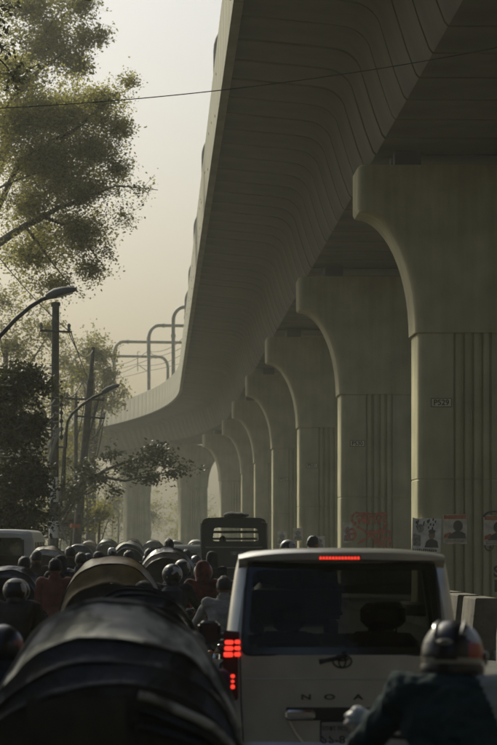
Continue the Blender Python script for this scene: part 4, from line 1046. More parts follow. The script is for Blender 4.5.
walker(129, 46, 551, 'pedestrian in a rose red top behind the gold trimmed rickshaw', C_rose, C_black, 'hair')
walker(70, 55, 547, 'pedestrian in dark clothes between striped and gold trimmed rickshaws', C_black, C_jean)
walker(112, 64, 548, 'pedestrian in white further up the road', C_white, C_grey, 'cap', cap=H_white)
for px_, Y_, ty, lab, sh_, hd_ in ((150, 58, 549, 'pedestrian in black just behind the ribbed rickshaw puller', C_black, 'hair'), (98, 50, 552, 'pedestrian in navy above the gold trimmed hood', C_navy, 'cap'), (36, 52, 551, 'pedestrian in brown below the white microbus', C_brown, 'hair'),
                               (186, 56, 550, 'pedestrian in dark green grey clothes left of the passenger truck', C_teal, 'hair'), (60, 47, 556, 'pedestrian in black beside the salmon shirted one', C_black, 'scarf'), (80, 48, 553, 'pedestrian in dark denim left of the gold trimmed hood', C_jean, 'hair')):
    walker(px_, Y_, ty, lab, sh_, C_black, hd_, rz=random.Random(px_).uniform(-.5, .5))
walker(212, 52, 552, 'pedestrian in black in front of the dark passenger truck', C_black, C_black, 'scarf')

# ------------------------------------------------------------------ vans
def ray_poly(poly, c, a):
    """where the ray from c at angle a leaves the polygon"""
    dx, dz = math.cos(a), math.sin(a); best = None
    for i in range(len(poly)):
        x0, z0 = poly[i][0] - c[0], poly[i][1] - c[1]; x1, z1 = poly[(i + 1) % len(poly)][0] - c[0], poly[(i + 1) % len(poly)][1] - c[1]
        ex, ez = x1 - x0, z1 - z0; den = dx * ez - dz * ex
        if abs(den) < 1e-9: continue
        t = (x0 * ez - z0 * ex) / den; u = (x0 * dz - z0 * dx) / den
        if t > 0 and -1e-6 <= u <= 1 + 1e-6 and (best is None or t > best): best = t
    return (c[0] + dx * best, c[1] + dz * best)
def round_poly(pts, r, n=5):
    out = []; m = len(pts)
    for i in range(m):
        p, a, b_ = Vector(pts[i]), Vector(pts[i - 1]), Vector(pts[(i + 1) % m])
        u, v = (a - p).normalized(), (b_ - p).normalized()
        s_, e = p + u * r, p + v * r
        for k in range(n + 1):
            t = k / n; out.append(tuple((s_ * (1 - t) + p * t) * (1 - t) + (p * (1 - t) + e * t) * t))
    return out
def ring_panel(b, outer, inner, c, yf, mi=0, n=120, loops=4, crease=0.0):
    rings = []
    for q in range(loops + 1):
        f = q / loops; ring = []
        for k in range(n):
            a = 2 * math.pi * k / n; o = ray_poly(outer, c, a); i = ray_poly(inner, c, a)
            x, z = o[0] + (i[0] - o[0]) * f, o[1] + (i[1] - o[1]) * f; ring.append((x, yf(x, z), z))
        rings.append(ring)
    b.loft(rings, mi); return b
def fill_panel(b, poly, yf, mi=0, loops=3, off=0.0):
    c = (sum(p[0] for p in poly) / len(poly), sum(p[1] for p in poly) / len(poly)); rings = []
    for q in range(loops):
        f = 1 - q / loops; rings.append([(c[0] + (x - c[0]) * f, 0, c[1] + (z - c[1]) * f) for x, z in poly])
    rings = [[(x, yf(x, z) + off, z) for x, _, z in r] for r in rings]
    b.loft(rings, mi); o = len(b.v); n = len(poly)
    b.v.append((c[0], yf(*c) + off, c[1])); base = o - n
    for k in range(n): b.f.append((base + k, base + (k + 1) % n, o)); b.m.append(mi)
    return b
def interp(tab, z):
    if z <= tab[0][0]: return tab[0][1]
    for (a, va), (c, vc) in zip(tab, tab[1:]):
        if z <= c: return va + (vc - va) * (z - a) / (c - a)
    return tab[-1][1]
M_int = mat('interior_fabric', (.03, .03, .03), .9)
def van_shell(t, tab, ztop, L, paint, zb=.30, belt=1.13, wtop=1.72, rake=.16, wind=True):
    """body shell with real window openings, open tail; tab: half width by height"""
    zs = [zb, .38, .5, .7, .9, 1.0, belt - .03, belt, (belt + wtop) / 2, wtop, wtop + .05]
    zc = tab[-1][0]; zs = [z for z in zs if z < zc] + [zc]
    right = [(interp(tab, z), z) for z in zs]
    hw = right[-1][0]; arc = []
    for k in range(1, 8):
        q = math.pi / 2 * k / 7
        arc.append((hw - .17 + .17 * math.cos(q), zc + (ztop - .02 - zc) * math.sin(q)))
    top = [(hw - .17) * f for f in (.66, .33)]
    half = right + arc + [(x, ztop - .02 * (x / hw) ** 2) for x in top]
    full = half + [(0, ztop)] + [(-x, z) for x, z in reversed(half)]
    rk = lambda z: (.012 * (belt - z) if z < belt else rake * ((z - belt) / (ztop - belt)) ** 1.25)
    def zmax(y):
        f = y / L
        return interp([(0, ztop), (.76, ztop), (.80, ztop - .04), (.905, 1.16), (.965, 1.03), (.99, .85), (1.0, .62)], f)
    st = [0, .015, .035, .06, .09, .125, .16, .4, 1.0, 1.12, 1.3, 1.95, 2.05, 2.75, 2.85, 3.35] + [L * f for f in (.76, .80, .84, .87, .905, .935, .965, .985, 1.0)]
    st = sorted(set(round(s_, 3) for s_ in st))
    rings = []
    for y in st:
        ins = .075 * max(0, 1 - y / .16) ** 2 + (.10 * max(0, (y / L - .93) / .07) ** 2); zm = zmax(y); ring = []
        for x, z in full:
            zz = zb + (z - zb) * (zm - zb) / (ztop - zb)
            k = 1 - ins / .85; ring.append((x * k, y + rk(z) * max(0, 1 - y / 1.2) * 1.0, zb + (zz - zb) * (1 - ins / 1.6) + (0 if y > .1 else 0)))
        rings.append(ring)
    body, glass, shield = MB(), MB(), MB(); n = len(full)
    for i in range(len(st) - 1):
        ym = (st[i] + st[i + 1]) / 2
        for j in range(n - 1):
            z0, z1 = full[j][1], full[j + 1][1]; zm = (z0 + z1) / 2; ax = abs((full[j][0] + full[j + 1][0]) / 2)
            side = belt < zm < wtop and ax > .5 and .4 < ym < L * .76 and not (1.0 < ym < 1.12 or 1.95 < ym < 2.05 or 2.75 < ym < 2.85)
            front = wind and L * .80 < ym < L * .905 and zm > belt + .05
            tgt = glass if side else shield if front else body
            tgt.add([rings[i][j], rings[i][j + 1], rings[i + 1][j + 1], rings[i + 1][j]], [(0, 1, 2, 3)])
    def weld(b):
        d = {}; nv = []; mp = []
        for v in b.v:
            k = tuple(round(c, 5) for c in v)
            if k not in d: d[k] = len(nv); nv.append(v)
            mp.append(d[k])
        b.v = nv; b.f = [tuple(mp[i] for i in f) for f in b.f]; return b
    body.add(rings[-1], [tuple(range(n))])
    weld(body).build('body_shell', paint, t, ang=35); weld(glass).build('side_windows', M_pane, t); weld(shield).build('windscreen', M_clear, t)
    b = MB(); b.box((0, L / 2, zb + .04), (1.5, L - .2, .08)); b.build('floor_pan', M_plastic, t, False)
    return [(r[0], r[2]) for r in rings[0]], lambda x, z: rk(z) - .035 * (1 - min(1, abs(x) / .85) ** 3)
VX, VY = (342 - CX) / 141.0, F / 141.0
van = thing('minivan', (VX, VY, 0), 'silver minivan seen from behind with brake lights lit, right of centre', 'minivan')
vtab = [(.30, .79), (.45, .835), (.7, .850), (1.05, .850), (1.13, .842), (1.5, .795), (1.74, .758), (1.80, .742)]
outer, yf = van_shell(van, vtab, 1.885, 4.55, M_paint)
win = round_poly([(-.716, 1.135), (.716, 1.135), (.668, 1.785), (-.668, 1.785)], .07)
b = MB(); ring_panel(b, outer, win, (0, 1.46), yf, loops=6); b.build('tailgate', M_paint, van, ang=50)
b = MB(); fill_panel(b, win, yf, 0, 3, .006); rw = b.build('rear_window', M_pane, van)
b = MB(); w2 = round_poly([(-.672, 1.19), (.672, 1.19), (.628, 1.735), (-.628, 1.735)], .05); ring_panel(b, win, w2, (0, 1.46), lambda x, z: yf(x, z) + .004, loops=1); b.build('window_surround', M_blackgloss, rw)
sp = MB(); rings = []
for k in range(25):                                            # roof spoiler
    x = -.735 + 1.47 * k / 24; e = 1 - abs(x / .735) ** 5; y0 = -.055 + .11 * abs(x / .735) ** 3; zt = 1.868 - .035 * abs(x / .735) ** 3 + .012 * e
    rings.append([(x, .30, zt + .012), (x, y0 + .03, zt), (x, y0, zt - .018), (x, y0 + .005, zt - .068 * (.35 + .65 * e)), (x, y0 + .05, zt - .08 * (.35 + .65 * e)), (x, .20, zt - .085)])
sp.loft(rings, closed=True, cap0=True, cap1=True); spo = sp.build('spoiler', M_paint, van, ang=50)
b = MB(); b.box((-.018, -.054, 1.822), (.30, .02, .034), bev=.006); hs = b.build('brake_light_strip', M_redoff, spo, False)
led = MB(); led.box((0, 0, 0), (.0165, .012, .021), bev=.004); led_me = led.mesh('light_segment', M_red, False)
for k in range(13): link('light_segment', led_me, hs, (-.018 - .135 + k * .0222, -.064, 1.822))
for sx in (-1, 1):
    poly = [(sx * .838, 1.31), (sx * .724, 1.30), (sx * .738, 1.14), (sx * .735, .82), (sx * .80, .80), (sx * .842, .82), (sx * .846, 1.1)]
    if sx > 0: poly.reverse()
    b = MB(); fill_panel(b, round_poly(poly, .015, 3), yf, 0, 2, -.012); rr = MB()
    h = b.build('tail_lamp', M_redoff, van)
    for (x, z, wd, hh) in [(.80, 1.225, .062, .030), (.742, 1.228, .040, .028), (.802, 1.182, .064, .030), (.742, 1.184, .044, .028), (.806, 1.138, .066, .034), (.742, 1.140, .046, .030), (.775, .985, .030, .026), (.776, .948, .026, .022), (.775, .910, .030, .030)]:
        b = MB(); b.box((0, 0, 0), (wd, .02, hh), bev=.008); b.build('lit_lens', M_red, h, loc=(sx * x, yf(x, z) - .016, z))
def vp(px, py): return ((px - 342) / 141.0, H - (py - HY) / 141.0)
x, z = vp(342, 661); b = MB(); el = lambda rx, rz_, zc: [(x + rx * math.cos(2 * math.pi * k / 28), yf(x, z) - .018, zc + rz_ * math.sin(2 * math.pi * k / 28)) for k in range(29)]
b.tube(el(.066, .045, z), .0065, 7, cap=False); b.tube(el(.024, .042, z), .006, 7, cap=False); b.tube(el(.044, .017, z + .022), .006, 7, cap=False); b.build('emblem', M_dchrome, van)
for ch, px in (('N', 306), ('O', 329.5), ('A', 358), ('H', 385)):
    x, z = vp(px, 697); put_text('letter', ch, .052, M_dchrome, van, (x, yf(x, z) - .004, z), .005, .0015, 1.9)
x0, z0 = vp(344, 656); x1, z1 = vp(319, 661.5); b = MB(); b.tube([(x0, yf(x0, z0) - .02, z0), (x1 + .05, yf(x1, z1) - .045, z1 + .01), (x1, yf(x1, z1) - .04, z1)], [.018, .014, .020], 8); b.tube([(x0, 0, z0 + .02), (x0, yf(x0, z0) - .03, z0)], .022, 8)
b.build('wiper', M_plastic, van)
xa, za = vp(286, 720); xb, zb_ = vp(398, 707); b = MB(); b.box(((xa + xb) / 2, yf(0, za) - .006, (za + zb_) / 2), (xb - xa, .03, zb_ - za), bev=.008); b.build('recess_shade_strip', M_plastic, van)  # black strip standing in for the shadow in the plate recess
for pa, pc in ((285, 315), (369, 399)):
    xa, za = vp(pa, 719); xb, zb_ = vp(pc, 709.5); b = MB(); b.box(((xa + xb) / 2, yf(0, za) - .025, (za + zb_) / 2), (xb - xa, .04, zb_ - za), bev=.015); b.build('grip_garnish', M_chrome, van)
M_vplate = mat('plate_white', (.42, .41, .36), .5, var=.1, scale=12)
x, z = vp(343.5, 734.5); b = MB(); b.box((x, yf(x, z) - .012, z), (.335, .014, .20), bev=.004); b.build('plate_frame', M_plastic, van)
b = MB(); b.box((x, yf(x, z) - .018, z), (.315, .012, .18), bev=.003); npl = b.build('number_plate', M_vplate, van)
put_text('lettering', '\u09a2\u09be\u0995\u09be \u09ae\u09c7\u099f\u09cd\u09b0\u09cb-\u099a', .05, M_ink, npl, (x, yf(x, z) - .0255, z + .045), .0005)
put_text('lettering', '\u09e7\u09e7-\u09ea\u09ea\u09ed\u09e6', .085, M_ink, npl, (x, yf(x, z) - .0255, z - .035), .0005, .001)
for sx in (-1, 1):                                             # crease framing the plate bay, bumper, mirrors
    b = MB(); pts = [vp(342 + sx * 54, 720), vp(342 + sx * 47, 733), vp(342 + sx * 38, 745), vp(342 + sx * 30, 753)]
    b.tube([(px_, yf(px_, pz) + .002, pz) for px_, pz in pts], .014, 8); b.build('crease', M_paint, van)
    b = MB(); b.tube([(sx * .80, 3.3, 1.16), (sx * .90, 3.3, 1.17)], .025, 8); b.box((sx * .985, 3.3, 1.19), (.19, .10, .2), bev=.04); mr = b.build('wing_mirror', M_plastic, van)
    b = MB(); b.box((sx * .985, 3.247, 1.195), (.155, .008, .155), bev=.003); b.build('mirror_glass', M_blackgloss, mr)
b = MB(); rings = []
for k in range(17):
    x = -.84 + 1.68 * k / 16; y0 = -.07 + .10 * abs(x / .84) ** 4; rings.append([(x, .12, .50), (x, y0 + .02, .52), (x, y0, .48), (x, y0, .34), (x, y0 + .04, .27), (x, .12, .26)])
b.loft(rings, cap0=True, cap1=True); b.build('bumper', M_paint, van, ang=50)
for sx in (-1, 1):                                             # tailgate shut lines and window rubber
    b = MB(); b.tube([(sx * x, yf(x, z) - .001, z) for x, z in ((.70, .52), (.715, .8), (.722, 1.1), (.71, 1.3), (.69, 1.6), (.655, 1.80))], .005, 6); b.build('shut_line', M_plastic, van)
b = MB(); b.tube([(x, yf(x, z) - .002, z) for x, z in win + win[:1]], .009, 6, cap=False); b.build('window_rubber', M_plastic, rw)
b = MB(); b.tube([(-.70 + 1.4 * k / 20, yf(-.70 + 1.4 * k / 20, .965) - .002, .965) for k in range(21)], .004, 6); b.build('swage_line', M_paint, van)
for y in (.85, 3.65):
    for sx in (-.74, .74): wheel_parts(van, y, .31, .19, sx, 7)
def seat_row(y, xs, z0=.55):
    for x in xs:
        b = MB(); b.box((x, y + .2, z0), (.46, .5, .18), bev=.06); b.box((x, y, z0 + .36), (.46, .16, .62), bev=.07); b.build('seat', M_int, van)
        b = MB(); b.box((x, y - .02, z0 + .80), (.26, .11, .19), bev=.05); b.tube([(x - .06, y, z0 + .6), (x - .06, y, z0 + .75)], .008, 6); b.tube([(x + .06, y, z0 + .6), (x + .06, y, z0 + .75)], .008, 6); b.build('headrest', M_int, van)
seat_row(.75, (-.36, .36), .6); seat_row(1.75, (-.36, .36)); seat_row(2.75, (-.36, .36))
b = MB(); b.box((0, 4.0, .95), (1.4, .35, .22), bev=.06); b.build('dashboard', M_int, van)
person('sit', (VX + .36, VY + 2.85, -.22), 'driver seated inside the silver minivan, a dark shape through the rear window', C_black, C_black, 'hair', .93)
person('sit', (VX - .36, VY + 1.9, -.2), 'passenger seated on the left inside the silver minivan, dark through the rear window', C_navy, C_black, 'hair', .93)

# white microbus at the left edge
M_mbw = mat('white_bus_paint', (.52, .50, .42), .4, var=.1, scale=3, coat=.3)
mb = thing('microbus', (-5.56, 66, 0), 'white microbus at the left edge behind the pedestrians', 'microbus')
mtab = [(.30, .80), (.5, .86), (1.0, .88), (1.13, .875), (1.6, .85), (2.0, .82), (2.05, .80)]
outer, yf2 = van_shell(mb, mtab, 2.19, 4.6, M_mbw, belt=1.2, wtop=1.9, rake=.08)
win2 = round_poly([(-.60, 1.32), (.60, 1.32), (.58, 2.0), (-.58, 2.0)], .07)
b = MB(); ring_panel(b, outer, win2, (0, 1.6), yf2, loops=4); b.build('tailgate', M_mbw, mb, ang=50)
b = MB(); fill_panel(b, win2, yf2, 0, 3, .006); b.build('rear_window', M_pane, mb)
for sx in (-1, 1):
    b = MB(); b.box((sx * .79, -.02, 1.05), (.10, .04, .34), bev=.015); b.build('tail_lamp', M_redoff, mb)
    b = MB(); b.box((sx * .60, -.045, 1.72), (.055, .05, .5), bev=.02); b.build('rear_pillar_trim', M_plastic, mb)
b = MB(); b.box((0, -.05, .42), (1.7, .12, .2), bev=.04); b.build('bumper', M_plastic, mb)
b = MB(); b.box((0, 1.3, 1.1), (1.4, .3, 1.0), bev=.1); b.build('seat_bench', M_int, mb)
for y in (.85, 3.65):
    for sx in (-.76, .76): wheel_parts(mb, y, .31, .19, sx, 7)

# dark passenger truck with a canopy
M_truck = mat('dark_green_paint', (.007, .011, .009), .5, var=.3, scale=4)
M_tarp = mat('canvas_dark', (.016, .017, .015), .9, var=.3, scale=5, bump=.4, bscale=20)
tr = thing('passenger_truck', ((234 - CX) * 70 / F, 70, 0), 'dark boxy canopied passenger truck left of the minivan roof', 'truck')
outp = round_poly([(-.75, .55), (.75, .55), (.75, 2.46), (-.75, 2.46)], .14); inn = round_poly([(-.52, 1.92), (.60, 1.92), (.57, 2.22), (-.48, 2.24)], .06)
b = MB(); ring_panel(b, outp, inn, (.04, 2.06), lambda x, z: 0.0, loops=2, n=96); b.build('rear_panel', M_truck, tr, ang=30)
b = MB(); ring_panel(b, [(x * 1.0, z) for x, z in outp], [(x * .97, z) for x, z in inn], (.04, 2.06), lambda x, z: .06, loops=1, n=96); b.build('inner_panel', M_truck, tr, ang=30)
b = MB(); top = [(-.75, 1.2), (-.75, 2.32), (-.71, 2.42), (-.61, 2.465), (0, 2.49), (.61, 2.465), (.71, 2.42), (.75, 2.32), (.75, 1.2)]
b.loft([[(x, y, z) for x, z in top] for y in (.02, 1.0, 2.0, 2.6)], closed=False); b.build('canopy', M_tarp, tr, ang=30)
for sx in (-1, 1):
    b = MB(); b.box((sx * .74, 1.3, .85), (.04, 2.56, .72)); b.build('side_board', M_truck, tr, False)
    b = MB(); b.box((sx * .77, .05, 1.5), (.035, .05, 1.7), bev=.01); b.build('edge_rail', M_wirel, tr, False)
b = MB(); b.box((0, 1.3, .52), (1.5, 2.56, .08)); b.build('load_floor', M_plastic, tr, False)
for sx in (-1, 1):
    b = MB(); b.box((sx * .66, -.012, 1.2), (.03, .02, 1.2), bev=.005); b.build('rear_post', M_darkm, tr)
    b = MB(); b.box((sx * .68, -.02, 2.36), (.07, .03, .05), bev=.01); b.build('marker_lamp', M_redoff, tr)
for zz in (1.0, 1.3, 1.78):
    b = MB(); b.tube([(-.66, -.03, zz), (.66, -.03, zz)], .014, 6); b.build('rear_rail', M_steel, tr)
b = MB(); b.box((0, 3.3, .95), (1.42, 1.35, .95), bev=.12); b.build('cab', M_truck, tr); b = MB(); b.box((0, 3.2, 1.62), (1.3, .95, .45), bev=.12); b.build('cab_roof', M_truck, tr)
b = MB(); b.box((0, 1.9, 1.98), (1.1, .04, .05)); b.build('grab_bar', M_wirel, tr, False)
b = MB(); b.tube([(-.6, 1.2, 2.14), (.6, 1.2, 2.14)], .03, 8); b.build('ceiling_bar', M_wirel, tr)
b = MB(); b.box((.08, -.012, 1.64), (.32, .016, .09)); b.build('number_plate', M_grey, tr, False)
for sx in (-1, 1):
    b = MB(); b.box((sx * .6, -.02, .75), (.14, .04, .09), bev=.015); b.build('tail_lamp', M_redoff, tr)
for y in (.7, 3.4):
    for sx in (-.62, .62): wheel_parts(tr, y, .32, .2, sx, 7)
b = MB()
def lump(q): v = Vector(q); return tuple(v * (1 + .25 * mnoise.noise(v * 7)))
b.ell((0, 0, 0), (.30, .3, .085), 18, 10, fn=lump); b.ell((-.08, .1, .03), (.12, .2, .07), 12, 8, fn=lump); tag(b.build('tarpaulin_bundle', M_tarp, loc=((236 - CX) * 70 / F, 70.5, 2.53)), 'small dark bundle lying on the passenger truck roof', 'bundle')
person('walk', ((222 - CX) * 70 / F, 71.4, .56), 'passenger standing inside the dark passenger truck', C_black, C_black, 'hair', .88)

# open pickup hidden behind the minivan, men riding in its bed
pk = thing('pickup_truck', ((296 - CX) * 50 / F, 49.6, 0), 'open pickup ahead of the minivan carrying two men', 'pickup')
for sx in (-1, 1):
    b = MB(); b.box((sx * .72, 1.0, .92), (.05, 2.0, .42), bev=.015); b.build('bed_side', M_truck, pk)
b = MB(); b.box((0, 0, .92), (1.44, .05, .42), bev=.015); b.build('tailboard', M_truck, pk); b = MB(); b.box((0, 1.0, .68), (1.44, 2.0, .08)); b.build('bed_floor', M_truck, pk, False)
b = MB(); b.box((0, 2.9, .85), (1.46, 1.7, .7), bev=.12); b.box((0, 2.55, 1.4), (1.3, 1.0, .5), bev=.13); b.build('cab', M_truck, pk)
for y in (.55, 3.1):
    for sx in (-.62, .62): wheel_parts(pk, y, .31, .18, sx, 7)
for sx in (-.35, .35):
    b = MB(); b.box((sx, .55, .93), (.5, .5, .42), bev=.06); tag(b.build('sack', C_khaki, loc=None), 'full sack under the %s man in the pickup bed' % ('left' if sx < 0 else 'right'), 'sack', 'sacks in the pickup').location = pk.location
person('sit', (pk.location.x - .17, 50.15, .20), 'man with a grey and white helmet riding high beyond the minivan roof', C_grey, C_black, 'helmet', 1.0, -.5, helm=HG)
person('sit', (P(309, 0, 50.2).x, 50.25, .225), 'bareheaded dark haired man beyond the minivan roof, turned to the right', C_grey, C_jean, 'hair', 1.02, -1.0)

# auto rickshaw with a grey hood
M_cng = mat('canvas_grey_green', (.10, .12, .105), .7, var=.25, scale=6, bump=.3)
ar = thing('auto_rickshaw', ((187 - CX) * 95 / F, 95, 0), 'grey green auto rickshaw left of the dark passenger truck', 'auto rickshaw')
sec = lambda w_, zt, y, zb=.35: [(x, y, z) for x, z in round_poly([(-w_, zb), (w_, zb), (w_ * .94, zt), (-w_ * .94, zt)], .2)]
b = MB(); b.loft([sec(.56, 1.62, 0), sec(.62, 1.74, .12), sec(.64, 1.80, .6), sec(.62, 1.80, 1.3), sec(.58, 1.74, 1.6)], cap0=True); b.build('hood', M_cng, ar)
b = MB(); b.loft([sec(.62, 1.0, 1.2), sec(.5, .98, 1.9), sec(.22, .9, 2.4)], cap1=True); b.build('nose', M_truck, ar)
b = MB(); b.box((0, -.01, 1.42), (.62, .02, .22), bev=.005); b.build('rear_window', M_pane, ar)
for sx in (-1, 1): b = MB(); b.box((sx * .42, -.02, .6), (.12, .04, .08), bev=.01); b.build('tail_lamp', M_redoff, ar)
wheel_parts(ar, .45, .22, .1, -.5); wheel_parts(ar, .45, .22, .1, .5); wheel_parts(ar, 2.2, .22, .1)

# ------------------------------------------------------------------ cycle rickshaws
M_rick = mat('rickshaw_paint', (.05, .035, .025), .5, var=.4, scale=5); M_seatr = mat('rickshaw_seat', (.06, .012, .012), .5)
V_black = mat('hood_vinyl_black', (.012, .013, .012), .34, var=.3, scale=6, bump=.7, bscale=9); V_olive = mat('hood_patch_olive', (.045, .042, .026), .6, var=.3, scale=6)
V_worn = mat('hood_worn_tarp', (.62, .60, .50), .6, dark=(.16, .16, .12), scale=5.5, lo=.46, hi=.56, bump=.3, bscale=14, detail=9)
V_aged = mat('hood_vinyl_aged', (.034, .034, .024), .33, var=.5, scale=5, bump=.8, bscale=8)
V_gold = mat('hood_gold', (.22, .15, .045), .5, var=.45, scale=4, bump=.3, bscale=12); V_tan = mat('hood_tan', (.17, .13, .075), .6, var=.4, scale=5, bump=.3)
V_white = mat('hood_white', (.36, .345, .28), .6, var=.2, scale=6); V_green = mat('hood_green', (.04, .055, .04), .55, var=.3, scale=6); V_red = mat('hood_red', (.14, .03, .02), .55, var=.3, scale=6); V_grey = mat('hood_grey', (.11, .11, .095), .6, var=.25, scale=5)
def arch(y, zt, hw, zb, n=30, p=2.3):
    out = []
    for k in range(n + 1):
        a = math.pi * k / n; c, s_ = math.cos(a), math.sin(a)
        out.append(Vector((hw * math.copysign(abs(c) ** (2 / p), c), y, zb + (zt - zb) * abs(s_) ** (2 / p))))
    return out
def make_hood(t, st, bands, zb, rear, bow_m, trim=None, p=2.3, sag_=.03, jag=.004, seed=1):
    """st: bows (y, top, half width) front to back; bands: material per gap. Cloth sags between bows; a rim rod sits under each bow."""
    r = random.Random(seed)
    for i in range(len(st) - 1):
        (y0, z0, w0), (y1, z1, w1) = st[i], st[i + 1]; b = MB(); rings = []; m = 7
        for k in range(m + 1):
            f = k / m; sg = sag_ * math.sin(math.pi * f) * min(1, abs(y1 - y0) / .15)
            ring = arch(y0 + (y1 - y0) * f, z0 + (z1 - z0) * f - sg, w0 + (w1 - w0) * f - sg * .8, zb, p=p)
            ring = [v + Vector((mnoise.noise(v * 6 + Vector((0, seed, 0))) * .02, mnoise.noise(v * 4) * .02, mnoise.noise(v * 5 + Vector((seed, 0, 0))) * .03 + mnoise.noise(v * 14) * .012)) for v in ring]
            rings.append(ring)
        b.loft(rings, closed=False); b.build('hood_cover', bands[i], t, ang=70)
    for i, (y, z, w_) in enumerate(st):
        b = MB(); b.tube([v + Vector((mnoise.noise(v * 6 + Vector((0, seed, 0))) * .02, 0, mnoise.noise(v * 5 + Vector((seed, 0, 0))) * .03)) for v in arch(y, z - .002, w_ - .002, zb, p=p)], .009, 6); b.build('hood_bow', trim if (trim and i in (len(st) - 1, 0)) else bow_m, t)
    y, z, w_ = st[-1]; a = arch(y, z, w_, zb, p=p); b = MB(); rings = []
    for f in (1, .8, .55, .3, .05):
        rings.append([Vector((v.x * f, y + .03 * (1 - f) + mnoise.noise(v * 4 * f) * .012, zb + (v.z - zb) * f)) for v in a])
    b.loft(rings, closed=False); b.build('hood_back', rear, t, ang=70)
def rick_base(t, zb, paint, low=1.0):
    for sx in (-.5, .5): wheel_parts(t, 0, .34, .045, sx, 16)
    wheel_parts(t, 1.62, .34, .045, 0, 16)
    b = MB(); b.loft([[(x, y, z) for x, z in [(-.36, .42), (.36, .42), (.46, zb), (-.46, zb)]] for y in (-.42, -.38)], cap0=True, cap1=True); b.build('back_board', paint, t, False)
    for sx in (-1, 1):
        b = MB(); b.loft([[(sx * (.40 + x), y, z) for x, y, z in ((0, -.40, .42), (.02, -.40, .42), (.07, -.42, zb), (.05, -.42, zb))], [(sx * (.40 + x), y, z) for x, y, z in ((0, .35, .42), (.02, .35, .42), (.07, .38, .78), (.05, .38, .78))]], cap0=True, cap1=True); b.build('side_board', paint, t, False)
    b = MB(); b.box((0, 0, .62), (.82, .62, .14), bev=.04); b.build('seat', M_seatr, t); b = MB(); b.box((0, .15, .40), (.8, 1.1, .05), bev=.01); b.build('foot_board', paint, t)
    b = MB(); b.tube([(0, -.3, .34), (0, .5, .36), (0, .85, .5), (0, 1.25, .82)], .022, 8); b.tube([(0, .85, .34), (0, .86, .84)], .02, 8); b.tube([(0, .86, .8), (0, 1.3, .85)], .02, 8); b.tube([(0, 1.62, .34), (0, 1.36, .95)], .02, 8); b.tube([(-.5, 0, .34), (.5, 0, .34)], .02, 8); b.build('frame', M_darkm, t)
    b = MB(); b.tube([(-.27, 1.12, 1.0), (-.2, 1.28, 1.02), (0, 1.34, .98), (.2, 1.28, 1.02), (.27, 1.12, 1.0)], .013, 8); b.build('handlebar', M_chrome, t)
    b = MB(); b.loft([ring_el((0, y, .87), rx, .03, 10, R(90)) for y, rx in ((.70, .09), (.82, .11), (.95, .05), (1.02, .02))], cap0=True, cap1=True); b.build('saddle', M_seat, t)
def rickshaw(px, Y, label, ztop, W, bands, rear, trim, bow=None, paint=None, rz=0.0, dyn=None, zb=.95):
    t = thing('cycle_rickshaw', ((px - CX) * Y / F, Y + .45, 0), label, 'rickshaw', 'cycle rickshaws in the traffic', rz)
    rick_base(t, zb, paint or M_rick); hw = W / 2
    r_ = random.Random(px); st = [(.50, ztop - r_.uniform(.01, .05), hw * .97), (r_.uniform(.05, .2), ztop, hw), (-.28, ztop - r_.uniform(.05, .10), hw * r_.uniform(.95, 1)), (-.44, ztop - r_.uniform(.16, .30), hw * r_.uniform(.88, .95))]
    t.rotation_euler[1] = r_.uniform(-.03, .03)
    make_hood(t, st, bands, zb, rear, bow or V_black, trim, seed=int(px))
    return t
# foreground hood, lower left
YA = 12.6
ra = thing('cycle_rickshaw', ((107 - CX) * YA / F, YA + .45, 0), 'worn black rickshaw hood with pale tattered top, largest, at bottom left', 'rickshaw', 'cycle rickshaws in the traffic')
rick_base(ra, .86, M_rick)
make_hood(ra, [(.52, 1.655, .54), (.18, 1.675, .575), (-.16, 1.535, .60), (-.31, 1.44, .605), (-.44, 1.34, .60)], [V_worn, V_worn, V_aged, V_aged], .86, V_aged, V_aged, V_aged, p=2.12, sag_=.045, seed=3)
for yy, zz, ww, k0, k1 in ((-.165, 1.541, .605, 2, 13), (-.315, 1.446, .61, 2, 8), (.185, 1.682, .58, 3, 27)):  # frayed pale piping on the worn edges
    b = MB(); a = [v + Vector((mnoise.noise(v * 6 + Vector((0, 3, 0))) * .02, mnoise.noise(v * 4) * .02, mnoise.noise(v * 5 + Vector((3, 0, 0))) * .03 + .004)) for v in arch(yy, zz, ww, .86, p=2.12)]
    b.tube(a[k0:k1 + 1], [.004 + .007 * abs(mnoise.noise(v * 17)) for v in a[k0:k1 + 1]], 6); b.build('frayed_edge', V_worn, ra)
b = MB()                                                         # stitched olive patch on the back and a turned-up hem
pp = [(-.34 + .42 * i / 8, -.455 + .006 * math.sin(i), 0) for i in range(9)]
b.loft([[(x, y + .01 * math.sin(z * 30), z) for x, y, _ in pp] for z in (.92, 1.0, 1.1, 1.2, 1.285)], closed=False); b.build('back_patch', V_olive, ra)
for k, (dz, ex, dy) in enumerate(((0, 0, 0), (-.06, -.02, -.015), (-.12, -.035, -.03))):
    b = MB(); a = arch(-.45 + dy, 1.30 + dz, .585 + ex, .86, p=2.12); a = [v + Vector((0, mnoise.noise(v * 7) * .02, mnoise.noise(v * 5) * .02)) for v in a]
    b.tube(a[1:14], [.018 + .012 * abs(mnoise.noise(v * 6)) for v in a[1:14]], 8); b.build('hem_fold', V_black if k else V_worn, ra)
